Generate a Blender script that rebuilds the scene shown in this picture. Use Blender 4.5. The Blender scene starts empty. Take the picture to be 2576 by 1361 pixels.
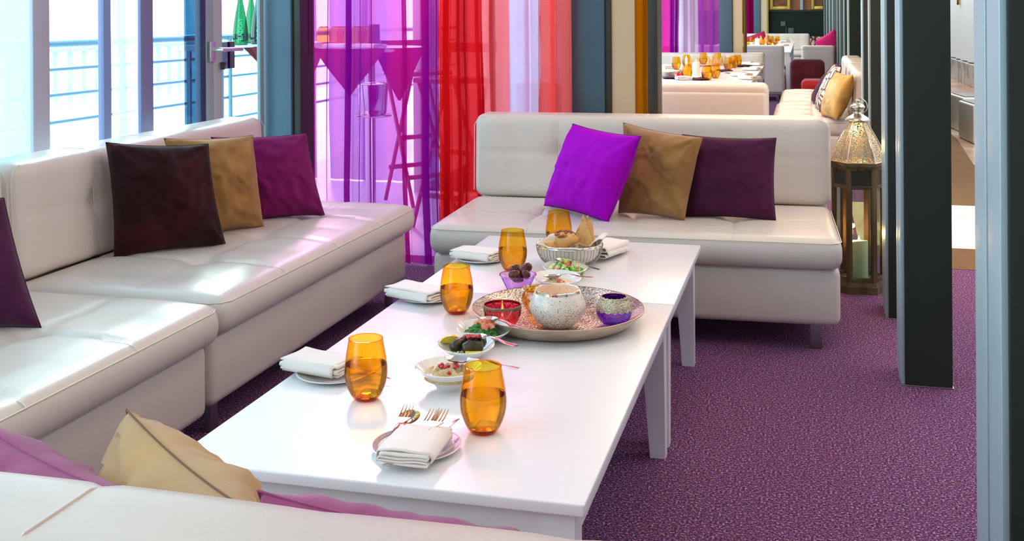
import bpy, math, random
import numpy as np
from mathutils import Vector, Matrix, noise
random.seed(7); rng = np.random.RandomState(7)
C = bpy.context.scene.collection
SC = bpy.context.scene
PI = math.pi

# ---------------------------------------------------------------- camera
F, YAW, HY, ROLL, H = 2790.0, 0.258, 38.0, 0.0065, 1.35
cam = bpy.data.cameras.new('camera'); co = bpy.data.objects.new('camera', cam); C.objects.link(co)
cam.sensor_width = 36; cam.lens = 36*F/2576; cam.shift_y = (HY-680.5)/2576; cam.clip_end = 300; cam.clip_start = .02
fwd = Vector((-math.sin(YAW), math.cos(YAW), 0)); rgt = Vector((math.cos(YAW), math.sin(YAW), 0)); up = Vector((0, 0, 1))
r2 = rgt*math.cos(ROLL) - up*math.sin(ROLL); u2 = up*math.cos(ROLL) + rgt*math.sin(ROLL)
M = Matrix.Identity(4)
for i in range(3): M[i][0] = r2[i]; M[i][1] = u2[i]; M[i][2] = -fwd[i]; M[i][3] = (0, 0, H)[i]
co.matrix_world = M
SC.camera = co
def ray(px, py):
    X, Y = (px-1288)/F, (py-HY)/F
    return fwd + r2*X - u2*Y
def at(px, py, z): d = ray(px, py); return d*((z-H)/d.z) + Vector((0, 0, H))
def aty(px, py, y): d = ray(px, py); return d*(y/d.y) + Vector((0, 0, H))
def atx(px, py, x): d = ray(px, py); return d*(x/d.x) + Vector((0, 0, H))

# ---------------------------------------------------------------- sky, sun, added fill lights, exposure
w = bpy.data.worlds.new('sky'); SC.world = w; w.use_nodes = True
nt = w.node_tree; bg = nt.nodes['Background']
tc = nt.nodes.new('ShaderNodeTexCoord'); sp = nt.nodes.new('ShaderNodeSeparateXYZ'); cr_ = nt.nodes.new('ShaderNodeValToRGB')
nt.links.new(tc.outputs['Generated'], sp.inputs[0]); nt.links.new(sp.outputs['Z'], cr_.inputs[0]); nt.links.new(cr_.outputs[0], bg.inputs[0])
cr_.color_ramp.elements[0].position = 0.0; cr_.color_ramp.elements[0].color = (.93, .98, 1, 1)
cr_.color_ramp.elements[1].position = 0.6; cr_.color_ramp.elements[1].color = (.70, .86, 1, 1)
bg.inputs[1].default_value = 5.0
def area(name, loc, size, power, col=(1, 1, 1), rot=(0, 0, 0)):
    l = bpy.data.lights.new(name, 'AREA'); l.shape = 'RECTANGLE'; l.size, l.size_y = size; l.energy = power; l.color = col
    o = bpy.data.objects.new(name, l); o.location = loc; o.rotation_euler = rot; C.objects.link(o)
    return o
sl = bpy.data.lights.new('sun', 'SUN'); sl.energy = 3.6; sl.angle = math.radians(8); sl.color = (1, .95, .86)
so = bpy.data.objects.new('sun', sl); C.objects.link(so); so.rotation_euler = Vector((.43, -1, -.54)).to_track_quat('-Z', 'Y').to_euler()
FILL_COL = (1.0, .80, .60)  # warm colour of the unseen fills added over the first bay
area('ceiling_fill_near', (-.2, .6, 2.74), (3.4, 3.0), 22, FILL_COL)  # added soft fill under the ceiling, no visible fitting
area('ceiling_fill_middle', (.0, 3.9, 2.74), (1.6, 3.0), 26, FILL_COL)  # added fill over the tables and aisle, no visible fitting
area('ceiling_fill_passage', (-.35, 7.1, 2.74), (1.0, 1.2), 42, (1, .62, .36))  # added warm fill that lights the back of the second set's sofa
area('ceiling_fill_second_bay', (-.8, 11.0, 2.74), (2.4, 5.4), 120, (1, .70, .44))  # unseen warm fill added for the second set
area('ceiling_fill_third_bay', (-.8, 22.0, 2.74), (2.4, 9.0), 200, (1, .84, .66))  # unseen fill added for the third set
area('corridor_fill', (1.9, 16.5, 2.74), (1.8, 26.0), 480, (1, .98, .96))  # unseen fill added to brighten the corridor
SC.view_settings.view_transform = 'Standard'; SC.view_settings.look = 'None'
SC.view_settings.gamma = 1; SC.view_settings.use_curve_mapping = False
SC.view_settings.exposure = -0.07
cy = SC.cycles
cy.use_denoising = True
try: cy.denoiser = 'OPENIMAGEDENOISE'
except Exception: pass
cy.max_bounces = 10; cy.transparent_max_bounces = 24; cy.transmission_bounces = 8; cy.sample_clamp_indirect = 6
cy.caustics_refractive = True; cy.caustics_reflective = True; cy.blur_glossy = 0.3

# ---------------------------------------------------------------- materials
def lin(c):
    return tuple(((v/255)/12.92 if v/255 <= .04045 else ((v/255+.055)/1.055)**2.4) for v in c) + (1,)
MATS = {}
def newmat(name):
    m = bpy.data.materials.new(name); m.use_nodes = True
    nt = m.node_tree; return m, nt, nt.nodes['Principled BSDF'], nt.links.new
def mat(name, rgb, rough=.5, metal=0, spec=.5, bump=None, var=None, coat=0, sheen=0, emit=None, sss=0, scale3=None):
    """bump=(scale,strength,dist); var=(rgb2,scale,lo,hi) mixes a second colour by noise"""
    if name in MATS: return MATS[name]
    m, nt, b, L = newmat(name)
    b.inputs['Base Color'].default_value = lin(rgb); b.inputs['Roughness'].default_value = rough
    b.inputs['Metallic'].default_value = metal; b.inputs['Specular IOR Level'].default_value = spec
    b.inputs['Coat Weight'].default_value = coat; b.inputs['Sheen Weight'].default_value = sheen
    if sss: b.inputs['Subsurface Weight'].default_value = sss; b.inputs['Subsurface Radius'].default_value = (.02, .01, .008)
    if emit: b.inputs['Emission Color'].default_value = lin(emit[0]); b.inputs['Emission Strength'].default_value = emit[1]
    co = None
    if bump or var:
        t = nt.nodes.new('ShaderNodeTexCoord'); co = t.outputs['Object']
        if scale3:
            mp = nt.nodes.new('ShaderNodeMapping'); mp.inputs['Scale'].default_value = scale3; L(co, mp.inputs[0]); co = mp.outputs[0]
    if bump:
        n = nt.nodes.new('ShaderNodeTexNoise'); n.inputs['Scale'].default_value = bump[0]; n.inputs['Detail'].default_value = 4
        L(co, n.inputs['Vector']); bp = nt.nodes.new('ShaderNodeBump'); bp.inputs['Strength'].default_value = bump[1]; bp.inputs['Distance'].default_value = bump[2]
        L(n.outputs[0], bp.inputs['Height']); L(bp.outputs[0], b.inputs['Normal'])
    if var:
        n = nt.nodes.new('ShaderNodeTexNoise'); n.inputs['Scale'].default_value = var[1]; n.inputs['Detail'].default_value = 3
        L(co, n.inputs['Vector']); r = nt.nodes.new('ShaderNodeValToRGB')
        r.color_ramp.elements[0].position = var[2]; r.color_ramp.elements[1].position = var[3]
        r.color_ramp.elements[0].color = lin(rgb); r.color_ramp.elements[1].color = lin(var[0])
        L(n.outputs[0], r.inputs[0]); L(r.outputs[0], b.inputs['Base Color'])
    MATS[name] = m; return m
def thin(name, rgb, trans=.9, gloss=.06, rough=.03, edge=None, back=None):
    """thin coloured glass: coloured pass-through, mirror-like sheen, deeper colour where seen edge on"""
    if name in MATS: return MATS[name]
    m, nt, b, L = newmat(name); nt.nodes.remove(b); out = nt.nodes['Material Output']
    t = nt.nodes.new('ShaderNodeBsdfTransparent'); g = nt.nodes.new('ShaderNodeBsdfGlossy'); g.inputs['Roughness'].default_value = rough
    lw = nt.nodes.new('ShaderNodeLayerWeight'); lw.inputs['Blend'].default_value = .35
    r = nt.nodes.new('ShaderNodeValToRGB'); r.color_ramp.elements[0].color = lin(rgb); r.color_ramp.elements[0].position = .25
    r.color_ramp.elements[1].color = lin(edge or rgb); r.color_ramp.elements[1].position = 1
    L(lw.outputs['Facing'], r.inputs[0]); L(r.outputs[0], t.inputs[0])
    fr = nt.nodes.new('ShaderNodeLayerWeight'); fr.inputs['Blend'].default_value = .5
    pw = nt.nodes.new('ShaderNodeMath'); pw.operation = 'POWER'; pw.inputs[1].default_value = 5; L(fr.outputs['Facing'], pw.inputs[0])
    ml = nt.nodes.new('ShaderNodeMath'); ml.operation = 'MULTIPLY_ADD'; ml.inputs[1].default_value = .7; ml.inputs[2].default_value = gloss; L(pw.outputs[0], ml.inputs[0]); ml.use_clamp = True
    mx = nt.nodes.new('ShaderNodeMixShader'); L(ml.outputs[0], mx.inputs[0]); L(t.outputs[0], mx.inputs[1]); L(g.outputs[0], mx.inputs[2])
    L(mx.outputs[0], out.inputs[0]); MATS[name] = m; return m
def sheer(name, rgb, body, opa=.35, tl=.6, var=None):
    """woven voile: partly see-through with the cloth colour, partly scattering body"""
    if name in MATS: return MATS[name]
    m, nt, b, L = newmat(name); nt.nodes.remove(b); out = nt.nodes['Material Output']
    t = nt.nodes.new('ShaderNodeBsdfTransparent'); t.inputs[0].default_value = lin(rgb)
    d = nt.nodes.new('ShaderNodeBsdfDiffuse'); d.inputs[0].default_value = lin(body)
    s = nt.nodes.new('ShaderNodeBsdfTranslucent'); s.inputs[0].default_value = lin(body)
    if var:
        tx = nt.nodes.new('ShaderNodeTexCoord'); mp = nt.nodes.new('ShaderNodeMapping'); mp.inputs['Scale'].default_value = (7, 0, .25); L(tx.outputs['Object'], mp.inputs[0])
        nz = nt.nodes.new('ShaderNodeTexNoise'); nz.inputs['Scale'].default_value = 1.0; nz.inputs['Detail'].default_value = 2; L(mp.outputs[0], nz.inputs['Vector'])
        rr = nt.nodes.new('ShaderNodeValToRGB'); rr.color_ramp.elements[0].position = .4; rr.color_ramp.elements[1].position = .6
        rr.color_ramp.elements[0].color = lin(body); rr.color_ramp.elements[1].color = lin(var); L(nz.outputs[0], rr.inputs[0]); L(rr.outputs[0], d.inputs[0]); L(rr.outputs[0], s.inputs[0])
    m1 = nt.nodes.new('ShaderNodeMixShader'); m1.inputs[0].default_value = tl; L(d.outputs[0], m1.inputs[1]); L(s.outputs[0], m1.inputs[2])
    lw = nt.nodes.new('ShaderNodeLayerWeight'); lw.inputs[0].default_value = .3
    mr = nt.nodes.new('ShaderNodeMapRange'); mr.inputs[3].default_value = opa; mr.inputs[4].default_value = min(1, opa+.5); L(lw.outputs['Facing'], mr.inputs[0])
    m2 = nt.nodes.new('ShaderNodeMixShader'); L(mr.outputs[0], m2.inputs[0]); L(t.outputs[0], m2.inputs[1]); L(m1.outputs[0], m2.inputs[2])
    L(m2.outputs[0], out.inputs[0]); MATS[name] = m; return m

leather = mat('leather', (218, 205, 194), .34, bump=(190, .12, .002), spec=.55)
stitch = mat('stitch', (226, 214, 204), .6)
lacquer = mat('white lacquer', (238, 236, 240), .27, spec=.5, bump=(60, .03, .001))
chrome = mat('chrome', (222, 218, 212), .12, 1)
steel = mat('brushed steel', (150, 145, 150), .35, 1)
alu = mat('aluminium', (176, 200, 208), .38, .25, spec=.6)
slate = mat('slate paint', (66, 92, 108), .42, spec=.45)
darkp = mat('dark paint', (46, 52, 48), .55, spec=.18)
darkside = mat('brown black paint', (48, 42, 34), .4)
beigep = mat('beige plaster', (214, 188, 152), .75, bump=(220, .2, .002))
porcelain = mat('porcelain', (238, 234, 230), .14, spec=.6, coat=.4)
napkinm = mat('napkin linen', (240, 230, 222), .85, bump=(420, .5, .0016), sheen=.2)
amber = thin('amber glass', (255, 218, 70), gloss=.04, edge=(240, 140, 10))

def carpet():
    m, nt, b, L = newmat('purple carpet')
    t = nt.nodes.new('ShaderNodeTexCoord')
    n1 = nt.nodes.new('ShaderNodeTexNoise'); n1.inputs['Scale'].default_value = 150; n1.inputs['Detail'].default_value = 2; n1.inputs['Roughness'].default_value = .7
    n2 = nt.nodes.new('ShaderNodeTexNoise'); n2.inputs['Scale'].default_value = 120; n2.inputs['Detail'].default_value = 2
    mp = nt.nodes.new('ShaderNodeMapping'); mp.inputs['Scale'].default_value = (1, 1.0, 1); mp.inputs['Location'].default_value = (5, 3, 0)
    L(t.outputs['Object'], n1.inputs['Vector']); L(t.outputs['Object'], mp.inputs[0]); L(mp.outputs[0], n2.inputs['Vector'])
    r = nt.nodes.new('ShaderNodeValToRGB'); e = r.color_ramp.elements
    e[0].position = .34; e[0].color = lin((32, 28, 54)); e[1].position = .66; e[1].color = lin((220, 200, 212))
    for p, c in ((.43, (78, 56, 96)), (.49, (136, 70, 86)), (.54, (98, 86, 154)), (.59, (160, 112, 128))):
        q = e.new(p); q.color = lin(c)
    L(n1.outputs[0], r.inputs[0])
    r2_ = nt.nodes.new('ShaderNodeValToRGB'); r2_.color_ramp.elements[0].position = .42; r2_.color_ramp.elements[1].position = .6
    r2_.color_ramp.elements[0].color = lin((196, 190, 255)); r2_.color_ramp.elements[1].color = lin((255, 196, 170))
    L(n2.outputs[0], r2_.inputs[0])
    mx = nt.nodes.new('ShaderNodeMix'); mx.data_type = 'RGBA'; mx.blend_type = 'MULTIPLY'; mx.inputs[0].default_value = .6
    L(r.outputs[0], mx.inputs[6]); L(r2_.outputs[0], mx.inputs[7]); L(mx.outputs[2], b.inputs['Base Color'])
    bp = nt.nodes.new('ShaderNodeBump'); bp.inputs['Strength'].default_value = .8; bp.inputs['Distance'].default_value = .004; L(n1.outputs[0], bp.inputs['Height']); L(bp.outputs[0], b.inputs['Normal'])
    b.inputs['Roughness'].default_value = .95; b.inputs['Specular IOR Level'].default_value = .1
    return m
carpetm = carpet()

# ---------------------------------------------------------------- object helpers
def tag(o, label=None, cat=None, group=None, kind=None):
    if label: o['label'] = label
    if cat: o['category'] = cat
    if group: o['group'] = group
    if kind: o['kind'] = kind
    return o
def thing(name, label, cat, loc=(0, 0, 0), rotz=0, group=None, kind=None):
    o = bpy.data.objects.new(name, None); C.objects.link(o); o.empty_display_size = .05
    o.location = loc; o.rotation_euler = (0, 0, rotz); return tag(o, label, cat, group, kind)
def dup(o, loc=None, rotz=None, label=None, group=None):
    def rec(s, par):
        c = s.copy(); C.objects.link(c)
        if par: c.parent = par
        for ch in s.children: rec(ch, c)
        return c
    r = rec(o, None)
    if loc is not None: r.location = loc
    if rotz is not None: r.rotation_euler = (0, 0, rotz)
    if label: r['label'] = label
    if group: r['group'] = group
    return r
class MB:
    def __init__(s): s.v = []; s.f = []; s.n = 0
    def add(s, v, f):
        s.v += [tuple(map(float, p)) for p in v]; s.f += [tuple(i+s.n for i in q) for q in f]; s.n = len(s.v); return s
    def box(s, x0, x1, y0, y1, z0, z1, b=0):
        if b <= 0:
            v = [(x, y, z) for z in (z0, z1) for y in (y0, y1) for x in (x0, x1)]
            return s.add(v, [(0, 2, 3, 1), (4, 5, 7, 6), (0, 1, 5, 4), (2, 6, 7, 3), (0, 4, 6, 2), (1, 3, 7, 5)])
        v, f = softgrid(x1-x0, y1-y0, z1-z0, b, (1, 1, 1))
        c = np.array([(x0+x1)/2, (y0+y1)/2, (z0+z1)/2]); return s.add(v+c, f)
    def tube(s, pts, r, n=8, closed=False, caps=True):
        P = [Vector(p) for p in pts]; m = len(P); V = []; Fc = []
        rr = r if hasattr(r, '__len__') else [r]*m
        nrm = None
        for i in range(m):
            a = P[i-1] if (i > 0 or closed) else P[i]; c = P[(i+1) % m] if (i < m-1 or closed) else P[i]
            t = (c-a); t = t.normalized() if t.length > 1e-9 else Vector((0, 0, 1))
            if nrm is None: nrm = t.orthogonal().normalized()
            nrm = (nrm - t*nrm.dot(t)); nrm = nrm.normalized() if nrm.length > 1e-6 else t.orthogonal().normalized()
            bn = t.cross(nrm)
            for k in range(n):
                q = 2*PI*k/n; V.append(P[i] + (nrm*math.cos(q)+bn*math.sin(q))*rr[i])
        for i in range(m if closed else m-1):
            for k in range(n):
                a = i*n+k; b = i*n+(k+1) % n; i2 = (i+1) % m
                Fc.append((a, b, i2*n+(k+1) % n, i2*n+k))
        if caps and not closed:
            Fc.append(tuple(range(n-1, -1, -1))); Fc.append(tuple((m-1)*n+k for k in range(n)))
        return s.add(V, Fc)
    def lathe(s, prof, n=32, c=(0, 0, 0), closed=False, fn=None):
        V = []; Fc = []; m = len(prof)
        for (r, z) in prof:
            for k in range(n):
                q = 2*PI*k/n; rr = r; zz = z
                if fn: rr, zz = fn(r, z, q)
                V.append((c[0]+rr*math.cos(q), c[1]+rr*math.sin(q), c[2]+zz))
        for i in range(m if closed else m-1):
            for k in range(n):
                a = i*n+k; b = i*n+(k+1) % n; j = ((i+1) % m)*n
                Fc.append((a, b, j+(k+1) % n, j+k))
        return s.add(V, Fc)
    def xf(s, mtx):
        s.v = [tuple(mtx @ Vector(p)) for p in s.v]; return s
    def obj(s, name, m, parent=None, smooth=True, label=None, kind=None, group=None, cat=None, loc=None, auto=True):
        me = bpy.data.meshes.new(name); me.from_pydata(s.v, [], s.f); me.update()
        for p in me.polygons: p.use_smooth = smooth
        if smooth and auto:
            try: me.set_sharp_from_angle(angle=math.radians(42))
            except Exception: pass
        me.materials.append(m)
        o = bpy.data.objects.new(name, me); C.objects.link(o)
        if parent: o.parent = parent
        if loc is not None: o.location = loc
        return tag(o, label, cat, group, kind)
def softgrid(lx, ly, lz, r, n, fn=None):
    """rounded box centred on 0: n = inner cells per axis; corners get 3 cells each"""
    def ax(l, k):
        h = l/2; rr = min(r, h*.999)
        a = [-h+rr*(1-math.cos(q)) for q in (0, PI/6, PI/3)]
        # parameter positions on the cube face (before rounding)
        a = [-h, -h+rr*.25, -h+rr*.6]
        mid = list(np.linspace(-h+rr, h-rr, k+1))
        return a+mid+[-x for x in reversed(a)]
    A = [ax(lx, n[0]), ax(ly, n[1]), ax(lz, n[2])]
    idx = {}; V = []; Fc = []
    def vid(i, j, k):
        key = (i, j, k)
        if key not in idx: idx[key] = len(V); V.append((A[0][i], A[1][j], A[2][k]))
        return idx[key]
    N = [len(a)-1 for a in A]
    for d in range(3):
        u, v = (d+1) % 3, (d+2) % 3
        for side in (0, N[d]):
            for a in range(N[u]):
                for b in range(N[v]):
                    q = []
                    for (da, db) in ((0, 0), (1, 0), (1, 1), (0, 1)):
                        t = [0, 0, 0]; t[d] = side; t[u] = a+da; t[v] = b+db; q.append(vid(*t))
                    if side == 0: q.reverse()
                    Fc.append(tuple(q))
    P = np.array(V); h = np.array([lx, ly, lz])/2; rr = np.minimum(r, h*.999)
    Cc = np.clip(P, -(h-rr), h-rr); D = (P-Cc)/rr
    ln = np.linalg.norm(D, axis=1, keepdims=True); ln[ln == 0] = 1
    P = Cc + D/ln*rr
    if fn: P = fn(P)
    return P, Fc
def struct(mb, name, m, label=None, smooth=False, parent=None, cat=None):
    o = mb.obj(name, m, parent, smooth=smooth)
    if not parent: tag(o, label, cat, None, 'structure')
    return o

# ================================================================ SETTING
struct(MB().box(-2.9, .62, -3, 30.2, -.05, 0), 'floor', carpetm, 'purple flecked carpet under the sofas and white tables')
fm = mat('brown fleck carpet', (124, 92, 52), .95, bump=(300, .5, .003), var=((88, 62, 36), 220, .42, .6))
stone = mat('beige stone', (234, 208, 176), .25, bump=(8, .05, .002), var=((226, 178, 136), 5, .5, .72), scale3=(3, .5, 1))
marble = mat('pale marble', (232, 214, 200), .12, var=((204, 166, 140), 1.6, .42, .6))
struct(MB().box(.62, 3.1, -3, 6.22, -.05, 0), 'floor', carpetm, 'purple carpet running into the corridor')
struct(MB().box(.45, 3.1, 6.22, 6.76, -.05, .002), 'floor', fm, 'brown flecked carpet strip before the stone band')
struct(MB().box(.30, 3.1, 6.76, 8.26, -.05, .004), 'floor', stone, 'pale beige stone band across the corridor')
a = MB().add([(.62, 8.26, .002), (1.42, 8.26, .002), (1.44, 10.6, .002), (1.56, 12.6, .002), (1.7, 30, .002), (.62, 30, .002), (.62, 8.26, -.05), (1.42, 8.26, -.05), (1.44, 10.6, -.05), (1.56, 12.6, -.05), (1.7, 30, -.05), (.62, 30, -.05)],
        [(0, 1, 2, 3, 4, 5), (11, 10, 9, 8, 7, 6)]+[(i, i+6, (i+1) % 6+6, (i+1) % 6) for i in range(6)])
struct(a, 'floor', fm, 'brown carpet runner in the far corridor')
struct(MB().box(1.4, 3.1, 8.26, 30.2, -.06, 0), 'floor', marble, 'polished pale marble floor of the corridor')
ceil = mat('ceiling white', (236, 232, 226), .9)
struct(MB().box(-2.95, 3.15, -3.1, 5.75, 2.8, 2.9), 'ceiling', ceil)
struct(MB().box(-1.1, 3.15, 5.75, 8.1, 2.8, 2.9), 'ceiling', ceil)
struct(MB().box(-2.95, 3.15, 8.1, 30.3, 2.8, 2.9), 'ceiling', ceil)
wallw = mat('white wall', (228, 230, 230), .7)
struct(MB().box(-2.95, 3.15, -3.1, -3, 0, 2.8), 'wall_back', wallw)

# corridor wall, white with pale marble base and boxes
cw = thing('wall_corridor', None, None, kind='structure')
curtw = mat('white drape', (226, 240, 248), .8)
V = []; n = 130
for i in range(n+1):
    y = 7+23*i/n; x = 2.97+.035*math.sin(i*1.3)+.02*math.sin(i*3.1)
    V += [(x, y, .42), (x, y, 2.8)]
struct(MB().add(V, [(2*i, 2*i+2, 2*i+3, 2*i+1) for i in range(n)]), 'wall_panel', curtw, parent=cw, smooth=True)
struct(MB().box(2.9, 3.1, 6.5, 30, 0, .40, .01), 'wall_base', mat('grey veined marble', (204, 204, 206), .25, var=((168, 168, 176), 4, .5, .6)), parent=cw)
struct(MB().box(3.05, 3.15, -3, 30, 0, 2.8), 'wall_panel', wallw, parent=cw)
for k, (px, py) in enumerate(((2418, 328), (2444, 354))):
    p = at(px, py, 0)
    t = thing('light_box', ('white low box on the marble floor, the farther of two' if k == 0 else 'white low box on the marble floor, the nearer of two'), 'box', (p.x+.1, p.y, 0), .1, 'white boxes on the marble')
    MB().box(-.16, .16, -.32, .32, .0, .40, .02).obj('body', mat('white box', (232, 232, 230), .5), t)
    MB().box(-.13, .13, -.29, .29, .40, .41, .004).obj('grille', mat('grey grille', (90, 90, 90), .5), t)
p = atx(2410, 2, 2.9)
tag(MB().box(-.01, .02, -.12, .12, -.08, .1, .01).obj('wall_lamp', mat('gold metal', (200, 160, 60), .3, 1), loc=p), 'small gold fitting high on the white corridor wall', 'wall lamp')

# end wall: dark green below, wood veneer with brass frames above
ew = thing('wall_end', None, None, kind='structure')
green = mat('dark green panel', (24, 42, 34), .5, spec=.25)
wood = mat('wood veneer', (192, 116, 62), .4, var=((150, 84, 42), 6, .4, .65), scale3=(1, 1, 14))
brass = mat('brass', (222, 196, 84), .28, .6)
struct(MB().box(-3, 3.1, 30, 30.1, 0, 1.40), 'wall_panel', green, parent=ew)
struct(MB().box(-3, 3.1, 29.97, 30.1, 1.40, 1.44), 'wall_rail', mat('dark rail', (70, 56, 40), .5), parent=ew)
struct(MB().box(-3, 3.1, 30, 30.1, 1.44, 2.8), 'wall_panel', wood, parent=ew)
for x0 in (aty(1938, 20, 29.9).x, aty(2042, 20, 29.9).x):
    fr = thing('brass_frame', ('brass frame around a wood panel, left on the end wall' if x0 < -.3 else 'brass frame around a wood panel, right on the end wall, cut by the dark wall'), 'frame', (x0, 29.95, 1.45), 0, 'brass frames on the end wall')
    for (a0, a1, b0, b1) in ((0, .07, 0, 1.2), (.44, .51, 0, 1.2), (0.07, .44, 0, .08), (0.07, .44, 1.12, 1.2)):
        MB().box(a0, a1, -.03, .03, b0, b1, .006).obj('frame_bar', brass, fr)
    MB().box(.06, .45, .0, .03, .07, 1.13).obj('panel', mat('wood inset', (170, 104, 58), .45, var=((110, 60, 30), 5, .4, .6), scale3=(1, 1, 20)), fr, False)
x0 = aty(2013, 20, 29.9).x
struct(MB().box(x0, x0+.07, 29.93, 30, 1.44, 2.8), 'trim_1', alu, 'white vertical strip in the wood wall')
x0 = aty(1929, 20, 29.9).x
struct(MB().box(x0, x0+.04, 29.9, 30, 0, 2.8), 'trim_2', brass, 'thin brass strip at the corner of the end wall')
sg = thing('wall_reflection', 'faint reflections drawn as pale squares and a mark on the dark green end wall', 'reflections', aty(1975, 75, 29.97), 0)  # faint reflections on the dark panel, modelled as thin raised marks
sgm = mat('sign grey', (96, 112, 106), .5)
for (x, z, s) in ((-.05, .16, .12), (.15, -.02, .14)): MB().box(x-s/2, x+s/2, 0, .015, z-s/2, z+s/2, .003).obj('reflection_square', sgm, sg)
mb = MB()
for q in range(3): mb.tube([(.08+.06*q+.02*math.cos(k*.8), .005, -.16+.03*math.sin(k*.8)) for k in range(6)], .006, 5)
mb.tube([(.03, .005, -.2), (.03, .005, .1)], .005, 5)
mb.obj('reflection_mark', sgm, sg)

# right side: dark posts with an aluminium cladding strip, then dark wall
def post(name, label, x0, x1, y0, y1):
    t = thing(name, label, None, ((x0+x1)/2, y0, 0), 0, 'dark posts beside the corridor', 'structure'); hx = (x1-x0)/2
    MB().box(-hx+.006, hx, 0, y1-y0, 0.0, 2.8, .003).obj('core', darkp, t)
    d = y1-y0
    for (a0, a1) in ((.012, d*.46), (d*.54, d-.012)):
        MB().box(-hx-.006, -hx+.008, a0, a1, .0, 2.8, .002).obj('cladding', alu, t)
    MB().box(-hx+.002, -hx+.007, d*.46, d*.54, 0, 2.8).obj('groove', mat('groove', (22, 18, 20), .5), t)
    MB().box(-hx-.004, hx+.004, -.004, d+.004, 0, .004, .001).obj('floor_seal', steel, t)
    return t
post('column', 'pale aluminium clad post closest to the camera at the frame edge', .335, .56, 2.085, 2.41)
post('column', 'broad near black square post standing alone on the purple carpet', .337, .505, 4.24, 4.46)
post('column', 'slim dark post just behind the wooden lantern', .345, .515, 5.15, 5.40)
post('column', 'dark post seen above the lantern roof beside the brown strip', .405, .57, 7.50, 7.62)
post('column', 'dark post at the near end of the cream bench', .435, .60, 9.02, 9.20)
dkw = mat('dark wall paint', (40, 50, 42), .85, spec=.1)
struct(MB().box(.66, .78, 9.3, 13.5, 0, 2.8), 'wall_right', dkw)
struct(MB().box(.46, .78, 13.5, 30, 0, 2.8), 'wall_right', dkw)
for k, px in enumerate((2131, 2122, 2112, 2105)):
    y = atx(px, 100, .45).y
    struct(MB().box(.452, .475, y, y+.05, 0, 2.8, .002), f'trim_{k+3}', alu, 'pale vertical trim on the dark right wall', True)
for k, y in enumerate((19.5, 22, 25, 28)):
    struct(MB().box(.452, .475, y, y+.08, 0, 2.8, .002), f'trim_{k+7}', alu, 'pale vertical trim on the dark right wall, far end', True)

# crosswise partitions: slate column, dark return, beige panel, amber drape, dark jamb
def folds(x0, x1, fl, amp=.02, seed=1):
    """plan of a hanging cloth: gentle waves plus pinched z-folds (xc, width, depth)"""
    r = random.Random(seed); P = []; x = x0; fl = sorted(fl)
    for (xc, wd, dp) in fl+[(x1+9, 0, 0)]:
        xe = min(xc-wd/2, x1); k = max(1, int((xe-x)/.045))
        for i in range(k+1):
            if xe > x: P.append((x+(xe-x)*i/k, amp*math.sin(i*1.7+seed)*r.uniform(.4, 1)))
        if xc < x1:
            P += [(xc+wd*.5, -dp), (xc+wd*.45, -dp*.2), (xc-wd*.45, dp*.3), (xc-wd*.4, dp), (xc+wd*.5, dp*.8)]
            x = xc+wd*.55
    for _ in range(3):
        Q = [P[0]]
        for a, b in zip(P[:-1], P[1:]): Q += [(a[0]*.75+b[0]*.25, a[1]*.75+b[1]*.25), (a[0]*.25+b[0]*.75, a[1]*.25+b[1]*.75)]
        Q.append(P[-1]); P = Q
    return P
def curtain(name, label, m, x0, x1, y, fl, z0=.012, z1=2.75, amp=.02, seed=1, sway=.02, group=None, rot=0):
    P = folds(x0, x1, fl, amp, seed); V = []; nz = 22; n = len(P); cx = (x0+x1)/2
    for j in range(nz):
        z = z0+(z1-z0)*j/(nz-1)
        for (x, yy) in P:
            dx = sway*noise.noise(Vector((x*3, z*1.1, seed*7.3)))*(1.2-z/z1)
            dy = .5*sway*noise.noise(Vector((x*5, z*2.0, seed*3.1+40)))
            V.append((x+dx-cx, yy*(1+.25*(1-z/z1))+dy, z))
    Fc = [(j*n+i, j*n+i+1, (j+1)*n+i+1, (j+1)*n+i) for j in range(nz-1) for i in range(n-1)]
    o = MB().add(V, Fc).obj(name, m, loc=(cx, y, 0), label=label, cat='curtain', group=group)
    o.rotation_euler = (0, 0, rot); return o
amberdr = sheer('amber drape', (240, 160, 30), (214, 140, 10), .7, .35)
def partition(k, Y, pc0, pc1, pd, pb, pa, pj, ypx=100):
    X = lambda px: aty(px, ypx, Y).x
    c = thing('column', ('slate blue column between the coral curtain and the beige panel', 'slate blue column behind the second dining set', 'slate blue column farthest along the row')[k], None, (0, 0, 0), 0, None, 'structure')
    MB().box(X(pc0), X(pc1), Y, Y+.17, 0, 2.8, .003).obj('shaft', slate, c)
    MB().box(X(pc1)-.001, X(pd), Y+.02, Y+.19, 0, 2.8, .002).obj('return', darkside, c)  # side piece drawn darker than the shaft
    struct(MB().box(X(pd), X(pb), Y+.03, Y+.12, 0, 2.8, .002), 'wall_panel', beigep, ('beige plaster panel beside the slate column', 'greenish beige panel by the second slate column', 'tan panel beside the farthest column')[k], True)
    if pa: curtain('amber_curtain', ('amber yellow drape gathered beside the beige panel', 'thin amber drape by the second column')[k], amberdr, X(pb), X(pa), Y+.07, [((X(pb)+X(pa))/2, .02, .03)], seed=k+3)
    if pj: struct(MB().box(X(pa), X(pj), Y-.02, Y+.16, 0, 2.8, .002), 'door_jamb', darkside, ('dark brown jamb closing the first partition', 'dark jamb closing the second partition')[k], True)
partition(0, 5.72, 1437, 1520, 1536, 1595, 1630, 1655)
partition(1, 15.2, 1809.5, 1842, 1843.5, 1867.5, 1874, 1877.5)
partition(2, 28.3, 1896.5, 1913.5, 1914, 1930, None, None)
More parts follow.
